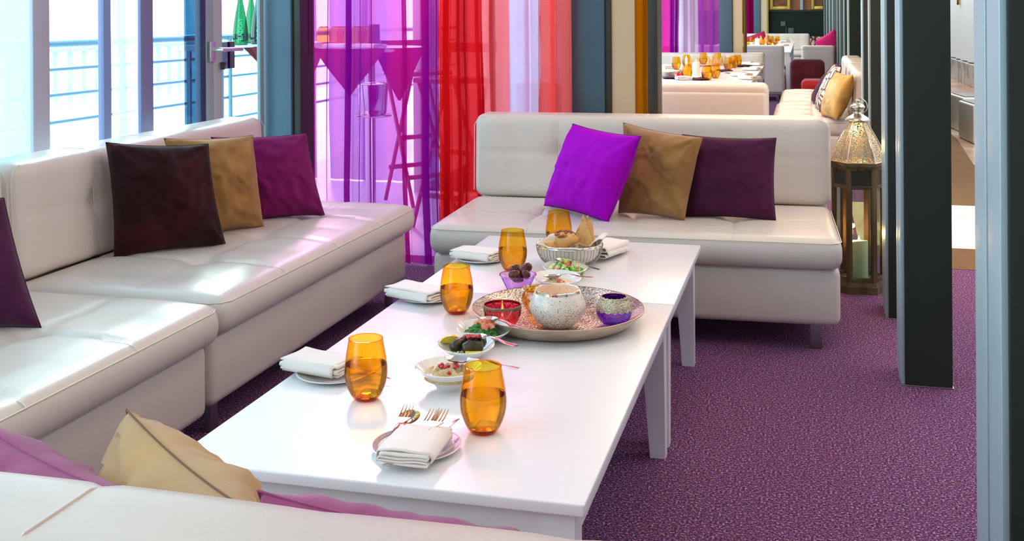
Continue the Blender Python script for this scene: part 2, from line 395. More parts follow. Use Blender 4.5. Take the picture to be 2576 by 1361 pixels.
# first column beside the door
c = thing('column', 'window lit slate blue column between the glass door and the purple curtain', None, (0, 0, 0), 0, None, 'structure')
X = lambda px: aty(px, 200, 5.5).x
MB().box(X(661), X(732), 5.5, 5.68, 0, 2.8, .003).obj('shaft', mat('window lit slate', (80, 112, 128), .45), c)  # slate made lighter than the other columns to carry the window light
MB().box(X(732)-.001, X(752), 5.52, 5.70, 0, 2.8, .003).obj('return', darkside, c)  # narrow side, darker than the shaft

# left facade: glazing, posts, door
XF = -2.85
yf = lambda px: atx(px, 250, XF).y
glass = thin('window glass', (236, 248, 250), gloss=.04, edge=(190, 225, 230))
tealglass = thin('teal glass', (60, 150, 170), gloss=.06, edge=(30, 90, 120))
wframe = mat('window frame grey', (178, 176, 188), .4, .1)
wf2 = mat('window frame blue grey', (120, 124, 160), .4, .1)
dframe = mat('door frame silver', (150, 166, 170), .5)
def window(n, label, y0, y1, fm, fw=.05):
    t = thing(f'window_{n}', label, None, (XF, y0, 0), 0, None, 'structure'); L = y1-y0
    MB().box(-.004, .004, 0, L, .06, 2.75).obj('pane', glass, t, False)
    MB().box(-.02, .012, 0, L, 0, .06, .004).obj('frame_bar', fm, t); MB().box(-.02, .012, 0, L, 2.75, 2.8, .004).obj('frame_bar', fm, t)
    MB().box(-.02, .012, L-fw, L, 0.06, 2.75, .004).obj('frame_bar', fm, t)
    return t
window(1, 'wide window pane behind the camera on the terrace side', -3, -.6, wframe, .12)
window(2, 'wide window pane left of the camera on the terrace side', -.6, 1.6, wframe, .12)
window(3, 'window pane next to the pale roller blind', 1.6, 2.95, wframe, .12)
window(4, 'window pane behind the pale blind and its grey post', 2.95, yf(120), wframe, yf(120)-yf(78))
window(5, 'window pane seen between the grey post and the dark mullion', yf(120), yf(275), wf2, yf(275)-yf(257))
window(6, 'narrow window with a bright white drape', yf(275), yf(381), wf2, yf(381)-yf(350))
window(7, 'window pane in front of the teal tinted panel', yf(381), yf(513), mat('blue black seal', (30, 60, 90), .4), yf(513)-yf(500))
yb2 = atx(74, 250, XF+.09).y
bl = thing('roller_blind', 'pale blue roller blind drawn down at the far left', 'blind', (XF+.09, 1.7, .75), 0)
MB().box(0, .004, 0, yb2-1.7, 0, 1.98).obj('cloth', sheer('blind cloth', (235, 250, 252), (225, 242, 246), .7, .75), bl, False)
MB().tube([(0, 0, 1.98), (0, yb2-1.7, 1.98)], .03, 10).obj('roller', alu, bl)
MB().box(-.008, .012, 0, yb2-1.7, -.02, 0, .004).obj('hem_bar', alu, bl)
curtain('white_curtain', 'bright white drape between the two window mullions', sheer('white voile', (250, 250, 255), (245, 246, 252), .6, .7), 0, atx(351, 250, XF+.07).y-atx(277, 250, XF+.07).y, 0, [(.08, .02, .015)], z0=.02, seed=5, amp=.01)
o = C.objects['white_curtain']; o.location = (XF+.07, (atx(351, 250, XF+.07).y+atx(277, 250, XF+.07).y)/2, 0); o.rotation_euler = (0, 0, PI/2)
# glass terrace door
dr = thing('door_1', 'glazed terrace door with a silver frame', None, (XF, yf(514), 0), 0, None, 'structure')
y_ = lambda px: yf(px)-yf(514)
MB().box(-.02, .012, y_(514), y_(533), 0, 2.8, .004).obj('frame_bar', dframe, dr)
MB().box(-.03, .012, y_(533), y_(555), 0.02, 2.78, .004).obj('stile', mat('door stile', (178, 186, 182), .5), dr)
MB().box(-.004, .004, y_(555), y_(651), .08, 2.7).obj('pane', glass, dr, False)
MB().box(-.01, .01, y_(651), y_(661), 0, 2.8, .004).obj('frame_bar', dframe, dr)
MB().box(-.03, .03, y_(555), y_(651), 0.02, .08, .004).obj('frame_bar', dframe, dr)
p = atx(547, 125, XF+.05)
h = MB().box(-.035, -.02, -.03, .02, -.06, .04, .004)
h.tube([(-.02, 0, 0), (.03, 0, 0), (.035, .03, 0), (.035, .18, -.002)], .010, 10)
h.obj('door_handle', mat('handle silver', (212, 212, 206), .25, .7), dr, loc=Vector((.05, p.y-yf(514), p.z)))
h = MB(); h.tube([(.0, 0, 0), (.025, 0, 0)], .009, 10); h.box(0, .02, -.006, .006, -.03, 0, .002)
h.obj('keyhole', mat('dark lock', (80, 80, 74), .4, .6), dr, loc=Vector((.02, atx(547, 160, XF).y-yf(514), atx(547, 160, XF).z)))
mb = MB(); mb.box(-.006, .006, 0, .10, 0, .14, .003)
mb.obj('door_catch', mat('clouded catch', (150, 170, 168), .4, .4), dr, loc=Vector((-.03, yf(566)-yf(514), atx(566, 175, XF).z)))
mb = MB(); mb.box(-.006, .006, 0, .08, 0, .14, .003)
mb.obj('door_catch', mat('rusted catch', (120, 100, 92), .5, .3), dr, loc=Vector((-.03, yf(583)-yf(514), atx(583, 173, XF).z)))
# second and third bay facade
for k, (a0, a1) in enumerate(((8.1, 15.4), (15.4, 22), (22, 30))):
    window(8+k, ('window row of the second bay', 'window row of the third bay', 'window row of the last bay')[k], a0, a1, wframe, .1)
lw_ = thing('window_11', 'glass wall across the terrace recess', None, (-2.9, 8.04, 0), 0, None, 'structure')
MB().box(0, 1.78, -.004, .004, .06, 2.75).obj('pane', thin('recess glass', (225, 225, 240), gloss=.04), lw_, False)
for x0 in (0, .58, 1.16, 1.72):
    MB().box(x0, x0+.06, -.03, .03, 0, 2.8, .004).obj('frame_bar', wframe, lw_)
struct(MB().box(-1.14, -1.08, 5.95, 8.06, 0, 2.8), 'window_12', wframe, 'pale return wall of the terrace recess')

# terrace
struct(MB().box(-9, -2.9, -4, 30, -.08, -.02), 'floor', mat('terrace tiles', (206, 216, 232), .35, bump=(3, .05, .003)), 'pale blue white terrace floor outside the windows')
struct(MB().box(-2.9, -1.1, 5.9, 8.1, -.06, .001), 'floor', MATS['terrace tiles'], 'terrace floor behind the purple curtain')
rail = thing('terrace_railing', 'silver railing with round rails outside the windows', 'railing', (-4.8, 1.0, 0))
rm = mat('railing steel', (128, 172, 180), .25, .5)
for (z, r_) in ((1.18, .028), (1.01, .014), (.84, .014), (.66, .014), (.48, .014)):
    MB().tube([(0, -3, z), (0, 14, z)], r_, 10).obj('rail', rm, rail)
for y0 in (-1.6, .5, 2.6, 4.35, 7.6, 10.2): MB().tube([(0.02, y0, -.02), (0.02, y0, 1.18)], .02, 8).obj('post', rm, rail)
sc_ = thing('glass_screen', 'teal tinted glass screen standing outside the window', 'screen', (-3.55, 0, -.02))
ya, yb = atx(466, 200, -3.55).y, atx(500, 200, -3.55).y
MB().box(-.006, .006, ya, yb, 0.02, 2.3).obj('pane', tealglass, sc_, False)
MB().box(-.02, .02, ya-.01, yb+.01, 0, .03, .003).obj('foot_rail', rm, sc_)
MB().box(-.015, .015, yb-.01, yb+.02, .03, 2.3, .002).obj('edge_bar', rm, sc_)
wv_ = sheer('terrace canvas', (238, 226, 244), (180, 166, 200), .92, .55)
for k, (pa_, pb_) in enumerate(((650, 797), (827, 1014), (1040, 1112))):
    xa, xb = aty(pa_, 200, 8.6).x, aty(pb_, 200, 8.6).x
    curtain('canvas_drape', ('white canvas drape on the terrace, left of the bright slit', 'wide white canvas drape on the terrace behind the high table', 'white canvas drape on the terrace behind the bar stools')[k], wv_, xa, xb, 8.6, [((xa+xb)/2, .08, .04)], z0=-.01, seed=20+k, amp=.02, group='canvas drapes on the terrace')
# distant pale buildings
struct(MB().box(-4.7, -2.85, 8.55, 8.65, 2.75, 2.82), 'trim_15', alu, 'rail carrying the canvas drapes on the terrace')
bm_ = mat('distant facade', (214, 222, 230), .8)
bw_ = mat('distant windows', (150, 172, 190), .3)
for k, (x, y, wx, wy, hh) in enumerate(((-46, 34, 8, 12, 2.2), (-60, 62, 8, 16, 3.2))):
    b = thing('building', ('low pale building beyond the terrace railing', 'pale building far beyond the terrace')[k], 'building', (x, y, -3), 0)
    MB().box(-wx/2, wx/2, -wy/2, wy/2, 0, 3+hh, .05).obj('wall', bm_, b)
    MB().box(-wx/2-.2, wx/2+.2, -wy/2-.2, wy/2+.2, 3+hh, 3.3+hh, .05).obj('roof', bw_, b)
    for q in range(6):
        MB().box(wx/2, wx/2+.05, -wy/2+1+q*wy/6.6, -wy/2+1+q*wy/6.6+wy/14, 2.2+hh*.2, 2.4+hh*.75, .02).obj('window', bw_, b)
fc = thing('picket_fence', 'pale slatted fence beyond the railing', 'fence', (-9.5, 8, -.05), 0)
fcm = mat('pale fence', (186, 214, 220), .6)
for z in (.35, .95): MB().box(-.02, .02, 0, 9, z, z+.05).obj('cross_rail', fcm, fc)
for q in range(30): MB().box(-.04, -.02, q*.3, q*.3+.11, 0, 1.1, .004).obj('slat', fcm, fc)

# ================================================================ CURTAINS of the first bay
X = lambda px: aty(px, 200, 5.66).x
purp = sheer('purple voile', (236, 180, 232), (156, 14, 168), .58, .5, var=(206, 24, 150))
crim = sheer('crimson voile', (240, 90, 90), (236, 34, 40), .84, .6, var=(200, 8, 40))
lil = sheer('lilac voile', (250, 225, 240), (230, 206, 228), .84, .62, var=(226, 176, 208))
coral = sheer('coral voile', (255, 150, 140), (252, 104, 98), .82, .62, var=(244, 84, 84))
magv = sheer('magenta voile', (240, 90, 190), (236, 10, 140), .60, .65)
curtain('purple_curtain', 'sheer purple curtain with the terrace table showing through', purp, X(757), X(1106), 5.66,
        [(X(772), .075, .03), (X(828), .012, .012), (X(878), .05, .02), (X(908), .010, .01), (X(935), .010, .01), (X(1013), .04, .018), (X(1068), .065, .022), (X(1100), .02, .015)], amp=.012, seed=2, sway=.03)
curtain('crimson_curtain', 'deep red sheer curtain in tight folds', crim, X(1102), X(1212), 5.70,
        [(X(1118), .05, .02), (X(1150), .03, .02), (X(1166), .02, .014), (X(1198), .03, .014)], amp=.012, seed=4, sway=.02)
curtain('coral_pink_curtain', 'dusty coral sheer curtain beside the lilac one', sheer('dusty coral voile', (250, 150, 140), (236, 110, 116), .80, .6, var=(226, 84, 84)), X(1208), X(1276), 5.71,
        [(X(1232), .03, .012)], amp=.034, seed=6, sway=.015)
curtain('lilac_curtain', 'pale lilac white curtain between two coral ones', lil, X(1272), X(1356), 5.70,
        [(X(1320), .03, .016)], amp=.034, seed=8, sway=.012)
curtain('coral_curtain', 'bright coral curtain touching the slate column', coral, X(1352), X(1438), 5.69,
        [(X(1388), .03, .016)], amp=.034, seed=9, sway=.012)
# second and last bay curtains
X = lambda px: aty(px, 100, 15.25).x
curtain('pink_curtain', 'hot pink sheer curtain behind the second dining table', magv, X(1640), X(1690), 15.3, [(X(1652), .1, .04)], amp=.04, seed=11)
curtain('violet_curtain', 'dark violet fold of curtain beside the hot pink one', purp, X(1686), X(1708), 15.25, [(X(1692), .06, .05), (X(1702), .05, .05)], amp=.03, seed=12)
curtain('pale_lilac_curtain', 'pale bluish lilac curtain in even folds, second bay', lil, X(1706), X(1756), 15.3, [(X(1722), .06, .04), (X(1740), .05, .04)], amp=.03, seed=13)
curtain('orchid_curtain', 'orchid pink curtain touching the second slate column', sheer('orchid voile', (236, 160, 230), (206, 96, 206), .6, .65), X(1754), X(1811), 15.3, [(X(1766), .06, .04), (X(1790), .06, .04)], amp=.04, seed=14)
X = lambda px: aty(px, 100, 28.35).x
curtain('magenta_curtain', 'dark magenta curtain in the farthest bay', sheer('deep magenta', (220, 50, 150), (196, 4, 110), .7, .6), X(1872), X(1898), 28.4, [(X(1880), .1, .06), (X(1890), .1, .06)], amp=.06, seed=15)

# ================================================================ SOFAS
def sofa(name, label, L, loc, rotz, npan=4, group=None, D=.98, hb=.86, m=leather):
    """faces local -y; front edge y=0"""
    t = thing(name, label, 'sofa', loc, rotz, group); w = L/npan
    nx = max(6, int(L/.022)); seams = [-L/2+w*(i+1) for i in range(npan-1)]
    sy = .32
    P, Fc = softgrid(L-.012, D-.06, .235, .035, (10, 5, 2)); b = MB().add(P+np.array([0, D/2+.012, .2175]), Fc); b.obj('base', m, t)
    def fn(P):
        x, y, z = P[:, 0], P[:, 1], P[:, 2]; top = np.clip((z+.02)/.08, 0, 1)
        d = .012*np.ones_like(x)
        wv = np.abs(np.cos(PI*(x+L/2)/w))**.5
        ed = np.clip((L/2-np.abs(x))/.1, 0, 1)*np.clip((D/2-.13-np.abs(y))/.1, 0, 1)
        d = d*ed*(.4+.6*wv)
        yy = y+D/2-.11
        for s in seams:
            d -= .010*np.exp(-((x-s)/.011)**2)*np.clip(ed+.4, 0, 1)
            d -= .024*np.exp(-((x-s)**2+(yy-sy)**2)/.055**2)
        d -= .006*np.exp(-((yy-sy)/.012)**2)*ed
        P = P.copy(); P[:, 2] += d*top
        # cushion front slightly bulged
        P[:, 1] -= .008*np.clip(1-np.abs(z)/.065, 0, 1)*(y < -.3)
        return P
    SD = D-.18
    P, Fc = softgrid(L, SD, .13, .045, (nx, 34, 2), fn)
    s = MB().add(P+np.array([0, SD/2, .395]), Fc).obj('seat_cushion', m, t)
    h = L/2-.002
    zt = .440; yb_ = D-.22; yk = D-.98
    MB().tube([(-h, yb_, zt), (-h, .05, zt), (-h+.014, .014, zt), (-h+.05, -.002, zt), (h-.05, -.002, zt), (h-.014, .014, zt), (h, .05, zt), (h, yb_, zt)], .002, 6).obj('piping', stitch, s)
    for q in seams:
        MB().tube([(q, y, z) for (y, z) in ((-.004, .436), (.012, .450), (.04, .4565), (.1, .4595), (.2, .456), (.28, .446))], .0016, 5).obj('seam', stitch, s)
    ang = .05
    def fb(P):
        x, y, z = P[:, 0], P[:, 1], P[:, 2]; fr = np.clip((-y-.02)/.05, 0, 1)
        ed = np.clip((L/2-np.abs(x))/.1, 0, 1); d = .014*ed*(.4+.6*np.abs(np.cos(PI*(x+L/2)/w))**.5)
        for s_ in seams:
            d -= .009*np.exp(-((x-s_)/.011)**2); d -= .028*np.exp(-((x-s_)**2+(z-.02)**2)/.05**2)
        d -= .004*np.exp(-((z-.02)/.01)**2)*ed
        P = P.copy(); P[:, 1] -= d*fr
        P[:, 1] += (z+.2)*ang
        return P
    hbk = hb-.455
    P, Fc = softgrid(L, .20, hbk, .045, (nx, 4, 16), fb)
    k = MB().add(P+np.array([0, D-.11, .455+hbk/2]), Fc).obj('back_cushion', m, t)
    for sg_ in (-1, 1):
        MB().tube([(sg_*h, .77+yk, .49), (sg_*h, .785+yk, hb-.05), (sg_*(h-.02), .79+yk, hb-.018), (sg_*(h-.05), .79+yk, hb-.008)], .002, 5).obj('piping', stitch, k)
    for q in seams:
        MB().tube([(q, .775+yk+(z-.45)*ang, z) for z in np.linspace(.50, hb-.05, 5)]+[(q, .80+yk, hb-.010), (q, .83+yk, hb+.0005), (q, .93+yk, hb+.0005), (q, .975+yk, hb-.02), (q, .989+yk, hb-.06)], .0018, 5).obj('seam', stitch, k)
    P, Fc = softgrid(L-.02, .12, hb-.18, .035, (8, 2, 6)); MB().add(P+np.array([0, D-.045, (hb-.05+.12)/2+.0]), Fc).obj('back_panel', m, t)
    for sx in (-1, 1):
        for y in (.10, D-.12):
            MB().box(sx*(L/2-.10)-.024, sx*(L/2-.10)+.024, y-.012, y+.012, 0, .115, .003).obj('leg', steel, t)
    return t
rs = sofa('sofa', 'cream leather sofa behind the table holding the bright purple cushion', 1.70, (-.71, 4.51, 0), math.radians(2.0))
ls1 = sofa('sofa', 'cream leather sofa module by the door with dark red, tan and magenta cushions', 1.80, (-1.785, 4.055, 0), PI/2)
ls2 = sofa('sofa', 'cream leather sofa module at the left edge with one plum cushion', 1.80, (-1.765, 2.215, 0), PI/2)
ns = sofa('sofa', 'cream leather sofa seen from behind along the bottom edge of the frame', 2.0, (-.72, 1.83, 0), PI)
n2 = sofa('sofa', 'beige lit sofa back just behind the right part of the front row sofa', 1.90, (-1.21, 9.22, 0), PI, 4, hb=.84)
f2 = sofa('sofa', 'far cream sofa at the end of the second dining table', 1.5, (aty(1918, 160, 14.2).x-.75, 14.35, 0), 0, 3, hb=.83, D=.80)
b1 = sofa('bench_sofa', 'cream bench module nearest along the right wall under four cushions', 1.9, (-.27, 10.5, 0), -PI/2, 4, D=.86)
b2 = sofa('bench_sofa', 'cream bench module farther along the right wall by the maroon chair', 1.9, (-.25, 12.45, 0), -PI/2, 4, D=.86)
n3 = sofa('sofa', 'pale sofa back in the third set standing on a slim metal leg', 1.9, (aty(1973, 160, 17.6).x-.95, 18.5, 0), PI, 4)
f3 = sofa('sofa', 'farthest cream sofa in front of the dark green wall', 1.9, (aty(2037, 150, 27).x-.95, 26.9, 0), 0, 4)
s3 = sofa('sofa', 'pale bluish sofa back behind the maroon chair', .50, (.195, 18.3, 0), PI, 2)

# ================================================================ WHITE TABLES
def coffee_table(label, x0, x1, y0, y1, z=.453, group=None, lw=.066, name='coffee_table', m=lacquer):
    t = thing(name, label, 'table', ((x0+x1)/2, (y0+y1)/2, 0), 0, group); hx, hy = (x1-x0)/2, (y1-y0)/2
    MB().box(-hx, hx, -hy+.0015, hy-.0015, z-.024, z, .004).obj('tabletop', m, t)
    for (a0, a1, c0, c1) in ((-hx+.05, hx-.05, -hy+.028, -hy+.048), (-hx+.05, hx-.05, hy-.048, hy-.028), (-hx+.028, -hx+.048, -hy+.05, hy-.05), (hx-.048, hx-.028, -hy+.05, hy-.05)):
        MB().box(a0, a1, c0, c1, z-.094, z-.024, .002).obj('apron', m, t)
    for sx in (-1, 1):
        for sy in (-1, 1):
            cx, cy_ = sx*(hx-.022-lw/2), sy*(hy-.022-lw/2); b = MB(); o_ = lw/2; q = lw*.70
            # straight outside faces, tapered inside faces
            def rc(s_, zz): 
                ax, bx = cx+sx*o_, cx+sx*o_-sx*s_; ay, by = cy_+sy*o_, cy_+sy*o_-sy*s_
                return [(min(ax, bx), min(ay, by), zz), (max(ax, bx), min(ay, by), zz), (max(ax, bx), max(ay, by), zz), (min(ax, bx), max(ay, by), zz)]
            v = rc(q, 0)+rc(lw, z-.15)+rc(lw, z-.024)
            b.add(v, [(3, 2, 1, 0), (8, 9, 10, 11)]+[(i+4*j, (i+1) % 4+4*j, (i+1) % 4+4*j+4, i+4*j+4) for j in (0, 1) for i in range(4)])
            b.obj('leg', m, t, False)
    return t
coffee_table('long white lacquered low table nearest the camera, set with glasses and the tray', -1.25, -.395, 1.99, 3.436)
coffee_table('shorter white low table pushed against the long one, holding the bread basket', -1.25, -.395, 3.439, 4.346)
wl = mat('pale table', (224, 216, 222), .3)
p0, p1 = at(1877, 206, .72), at(1924, 166, .72)
coffee_table('pale dining table of the second set crowded with amber glasses', p0.x-1.6, p0.x+.05, p0.y-.9, p1.y+.35, .72, None, .07, 'dining_table', wl)
p2, p3 = at(1968, 126, .72), at(1989, 105, .72)
coffee_table('pale dining table of the third set behind the white sofa back', -1.75, -.22, 18.7, p3.y, .72, None, .07, 'dining_table', wl)

# ================================================================ CUSHIONS
def pillow(label, m, px, zL=.465, zR=.465, lean=15, T=.17, wr=.5, seed=0, group=None, seamcol=None, name='cushion', pts=None, puff=1.0, cre_=0, seam=True):
    """px = TL, TR, BR, BL seen corners; stands on a plane through BL,BR leaning back"""
    if pts is None:
        BL, BR = at(*px[3], zL), at(*px[2], zR)
        h = (BR-BL); hz = Vector((h.x, h.y, 0)).normalized(); away = Vector((-hz.y, hz.x, 0))
        upv = Vector((0, 0, math.cos(math.radians(lean))))+away*math.sin(math.radians(lean))
        n = hz.cross(upv).normalized()
        def onp(q):
            d = ray(*q); o = Vector((0, 0, H)); return o+d*((BL-o).dot(n)/d.dot(n))
        TL, TR = onp(px[0]), onp(px[1]); BL, BR = onp(px[3]), onp(px[2])
    else: TL, TR, BR, BL = [Vector(p) for p in pts]
    n = ((BR-BL)+(TR-TL)).cross((TL-BL)+(TR-BR)).normalized()   # towards viewer if BL->BR right, up
    ctr = (TL+TR+BL+BR)/4; base = Vector((ctr.x, ctr.y, min(BL.z, BR.z)))
    N = 40; V = []; Fc = []; g = np.linspace(-1, 1, N+1)
    def P(u, v, s):
        uu = u*(1-.055*(1-v*v)*abs(u)**2); vv = v*(1-.055*(1-u*u)*abs(v)**2)
        a, b = (uu+1)/2, (vv+1)/2
        p = BL*(1-a)*(1-b)+BR*a*(1-b)+TL*(1-a)*b+TR*a*b
        f = max(0, (1-abs(u)**2.6)*(1-abs(v)**2.6))**.52
        nz = noise.noise(Vector((u*2.2+seed, v*2.2, seed*1.7+s*9)))
        # creases running in from the corners and edges
        r = math.hypot(abs(u)-1, abs(v)-1); th = math.atan2(abs(v)-1, abs(u)-1)
        cre = math.sin(th*9+seed*2+nz*3)*math.exp(-(r/.5)**2)*.20+noise.noise(Vector((u*5+seed*3, v*5+2*nz, 4)))*.14*(1-abs(u*v))
        d = T/2*f*(puff+wr*(.16*nz+cre))
        if cre_: d += cre_*f*math.sin(u*9+nz*2+v*2.5+s)*math.exp(-((1-v)/.7)**2)*(.6+.8*nz)
        return p+n*(s*d)-base
    for s in (1, -1):
        o = len(V)
        V += [P(u, v, s) for v in g for u in g]
        for j in range(N):
            for i in range(N):
                q = (o+j*(N+1)+i, o+j*(N+1)+i+1, o+(j+1)*(N+1)+i+1, o+(j+1)*(N+1)+i)
                Fc.append(q if s > 0 else q[::-1])
    # weld rims
    key = {}; remap = []
    V2 = []
    for i, p in enumerate(V):
        k = (round(p.x, 5), round(p.y, 5), round(p.z, 5))
        if k not in key: key[k] = len(V2); V2.append(p)
        remap.append(key[k])
    F2 = []
    for q in Fc:
        r_ = [remap[i] for i in q]
        if len(set(r_)) == 4: F2.append(tuple(r_))
    o = MB().add(V2, F2).obj(name, m, loc=base, label=label, cat='cushion', group=group, auto=False)
    if seam:
        rim = [P(u, -1, 0) for u in g]+[P(1, v, 0) for v in g[1:]]+[P(u, 1, 0) for u in g[::-1][1:]]+[P(-1, v, 0) for v in g[::-1][1:-1]]
        MB().tube(rim, .0015, 5, closed=True).obj('piping', seamcol or m, o)
    return o
def velvet(name, rgb, rgb2, sheen=.3, sc=9, bump=.25):
    return mat(name, rgb, .85, var=(rgb2, sc, .42, .66), bump=(160, bump, .002), sheen=sheen, spec=.2)
v_dred = velvet('dark red velvet', (38, 4, 9), (66, 8, 18), .07, 4)
v_tan = velvet('tan velvet', (148, 104, 56), (166, 120, 68), .2, 9)
v_mag = velvet('magenta plum cloth', (116, 14, 84), (130, 20, 92), .05, 4, .15)
v_pur = mat('bright purple cloth', (170, 0, 190), .7, bump=(300, .1, .001), spec=.08)
v_brn = velvet('brown velvet', (140, 98, 54), (166, 122, 72), .3, 8)
v_plm = velvet('dark plum cloth', (66, 18, 52), (78, 24, 60), .05, 5, .15)
v_lil = velvet('washed plum cloth', (146, 56, 108), (170, 78, 130), .25, 5, .15)
v_gold = mat('gold satin', (206, 158, 74), .42, .2, var=((164, 118, 48), 5, .4, .6), bump=(40, .2, .004))
v_pnk = mat('hot pink cloth', (226, 8, 120), .7, sheen=.1)
dkseam = mat('dark piping', (40, 20, 24), .7)
G = 'cushions on the left sofa'
pillow('magenta plum cushion nearest the curtain on the left sofa', v_mag, [(530, 345), (771, 335), (817, 542), (640, 556)], .465, .465, 10, .17, 1.4, 3, G)
pillow('tan velvet cushion between the dark red and the magenta one', v_tan, [(412, 348), (636, 340), (664, 572), (470, 600)], .465, .465, 10, .17, 1.3, 5, G)
pillow('dark red velvet cushion in front on the left sofa', v_dred, [(266, 358), (524, 362), (568, 616), (287, 649)], .465, .465, 10, .18, 1.4, 8, G, dkseam)
G = 'cushions on the front row sofa'
pillow('dark plum cushion on the right of the sofa behind the table', v_plm, [(1716, 338), (1953, 347), (1952, 556), (1722, 545)], .465, .465, 12, .15, 1.1, 11, G)
pillow('brown velvet cushion in the middle of the sofa behind the table', v_brn, [(1568, 308), (1768, 346), (1722, 556), (1555, 535)], .47, .465, 12, .16, 1.7, 13, G)
pillow('bright purple cushion tilted on the sofa behind the table', v_pur, [(1441, 311), (1613, 343), (1530, 561), (1368, 517)], .475, .465, 12, .17, .9, 17, G, mat('deep purple piping', (70, 0, 110), .7))
pillow('dark plum cushion cut by the left frame edge', velvet('plum velvet', (66, 16, 52), (78, 24, 66), .15, 5), [(-250, 478), (10, 498), (104, 824), (-235, 842)], .465, .465, 16, .15, .6, 19)
# foreground cushions leaning on the near sofa
G = 'cushions on the near sofa'
def wcush(label, m, c, w_, h_, az, lean, roll, T, wr, seed, **k):
    c = Vector(c); hz = Vector((math.cos(az), math.sin(az), 0)); aw = Vector((-hz.y, hz.x, 0))
    upv = Vector((0, 0, 1))*math.cos(lean)+aw*math.sin(lean)
    a = hz*math.cos(roll)+upv*math.sin(roll); b = upv*math.cos(roll)-hz*math.sin(roll)
    return pillow(label, m, None, T=T, wr=wr, seed=seed, pts=[c-a*w_/2+b*h_/2, c+a*w_/2+b*h_/2, c+a*w_/2-b*h_/2, c-a*w_/2-b*h_/2], **k)
def standing(label, m, near, far, hgt, T, wr, seed, lean=(0, 0, 0), **k):
    near, far = Vector(near), Vector(far); dn = Vector((0, 0, -hgt))+Vector(lean)
    return pillow(label, m, None, T=T, wr=wr, seed=seed, pts=[near, far, far+dn, near+dn], **k)
standing('washed plum cushion at the lower left corner behind the sofa back', v_lil, at(300, 1240, .80), at(-70, 1050, .78), .36, .20, 1.5, 23, (-.02, 0, 0), cre_=.012, group=G)
standing('creased tan cushion standing on its edge at the near sofa', velvet('pale tan cotton', (186, 150, 112), (204, 164, 104), .2, 3), at(610, 1275, .81), at(318, 1030, .81), .37, .19, 1.7, 27, (.08, .0, 0), group=G, cre_=.012, seamcol=mat('brown seam', (120, 88, 62), .8))
standing('washed plum cushion low behind the bottom middle of the sofa back', v_lil, at(1330, 1362, .82), at(648, 1234, .81), .36, .18, 1.6, 31, (.05, .10, 0), cre_=.012, group=G)
# bench cushions, chair, third set cushions
pat = None
def patterned():
    m, nt, b, L = newmat('loop pattern cloth'); t = nt.nodes.new('ShaderNodeTexCoord')
    v = nt.nodes.new('ShaderNodeTexVoronoi'); v.feature = 'DISTANCE_TO_EDGE'; v.inputs['Scale'].default_value = 11
    r = nt.nodes.new('ShaderNodeValToRGB'); r.color_ramp.interpolation = 'CONSTANT'
    r.color_ramp.elements[0].color = lin((92, 34, 40)); r.color_ramp.elements[1].color = lin((224, 206, 186)); r.color_ramp.elements[1].position = .09
    L(t.outputs['Object'], v.inputs['Vector']); L(v.outputs['Distance'], r.inputs[0]); L(r.outputs[0], b.inputs['Base Color']); b.inputs['Roughness'].default_value = .6
    return m
patm = patterned()
G = 'cushions on the bench'
def bc(label, m, y, px, seed, lean=.42, w_=.46, T=.15, x=None, az=-PI/2+.25):
    p = at(px[0], px[1], .47)
    c = Vector((p.x, p.y, .47+w_/2*math.cos(lean)))
    return wcush(label, m, c, w_, w_, az, lean, 0, T, .6, seed, group=G)
bc('plum cushion at the back of the bench group', v_plm, 0, (2078, 258), 41, .6, .46, .12, az=-PI/2+.05)
bc('loop patterned cushion second from the back on the bench', patm, 0, (2083, 276), 42, .42, .44, .11, az=-PI/2+.12)
bc('thin plum cushion between the patterned and the gold one', v_plm, 0, (2092, 286), 43, .40, .38, .08, az=-PI/2+.16)
bc('gold satin cushion in front on the bench', v_gold, 0, (2106, 297), 44, .36, .40, .17, az=-PI/2+.28)
def lounge_chair():
    c = at(2031, 243, 0); y0 = 15.4; x0 = aty(2031, 200, y0).x
    t = thing('lounge_chair', 'maroon velvet chair with a red seat in the aisle', 'chair', (x0, y0, 0), .0)
    P, Fc = softgrid(.47, .16, .66, .075, (8, 3, 10), lambda P: np.c_[P[:, 0]*(1-.05*(P[:, 2]+.33)), P[:, 1], P[:, 2]])
    MB().add(P+np.array([0, .1, .40]), Fc).obj('backrest', velvet('maroon velvet', (84, 24, 34), (104, 34, 40), .3, 6), t)
    P, Fc = softgrid(.50, .50, .16, .07, (8, 8, 2)); MB().add(P+np.array([.17, -.26, .40]), Fc).obj('seat', velvet('red velvet', (188, 34, 34), (204, 44, 44), .3, 6), t)
    P, Fc = softgrid(.46, .46, .26, .03, (4, 4, 3)); MB().add(P+np.array([.17, -.26, .19]), Fc).obj('base', MATS['maroon velvet'], t)
    for sx in (-.02, .36):
        for sy in (-.45, -.06): MB().tube([(sx, sy, 0), (sx, sy, .07)], .015, 8).obj('leg', darkp, t)
lounge_chair()
p = aty(2085, 105, 17.3)
wcush('hot pink cushion sitting on the pale sofa back by the dark wall', v_pnk, (p.x+.04, 17.75, .86), .36, .36, .05, -.15, .6, .12, .4, 51)
wcush('small patterned cushion beside the hot pink one', patm, (aty(2065, 110, 17.9).x, 17.86, .80), .36, .40, .3, -.2, 0, .1, .4, 52)
wcush('magenta cushion lying at the far end of the third table', mat('crimson magenta cloth', (170, 10, 70), .7), (aty(1905, 92, 27.4).x, 27.5, .66), .5, .42, .1, .3, .35, .14, .4, 53)

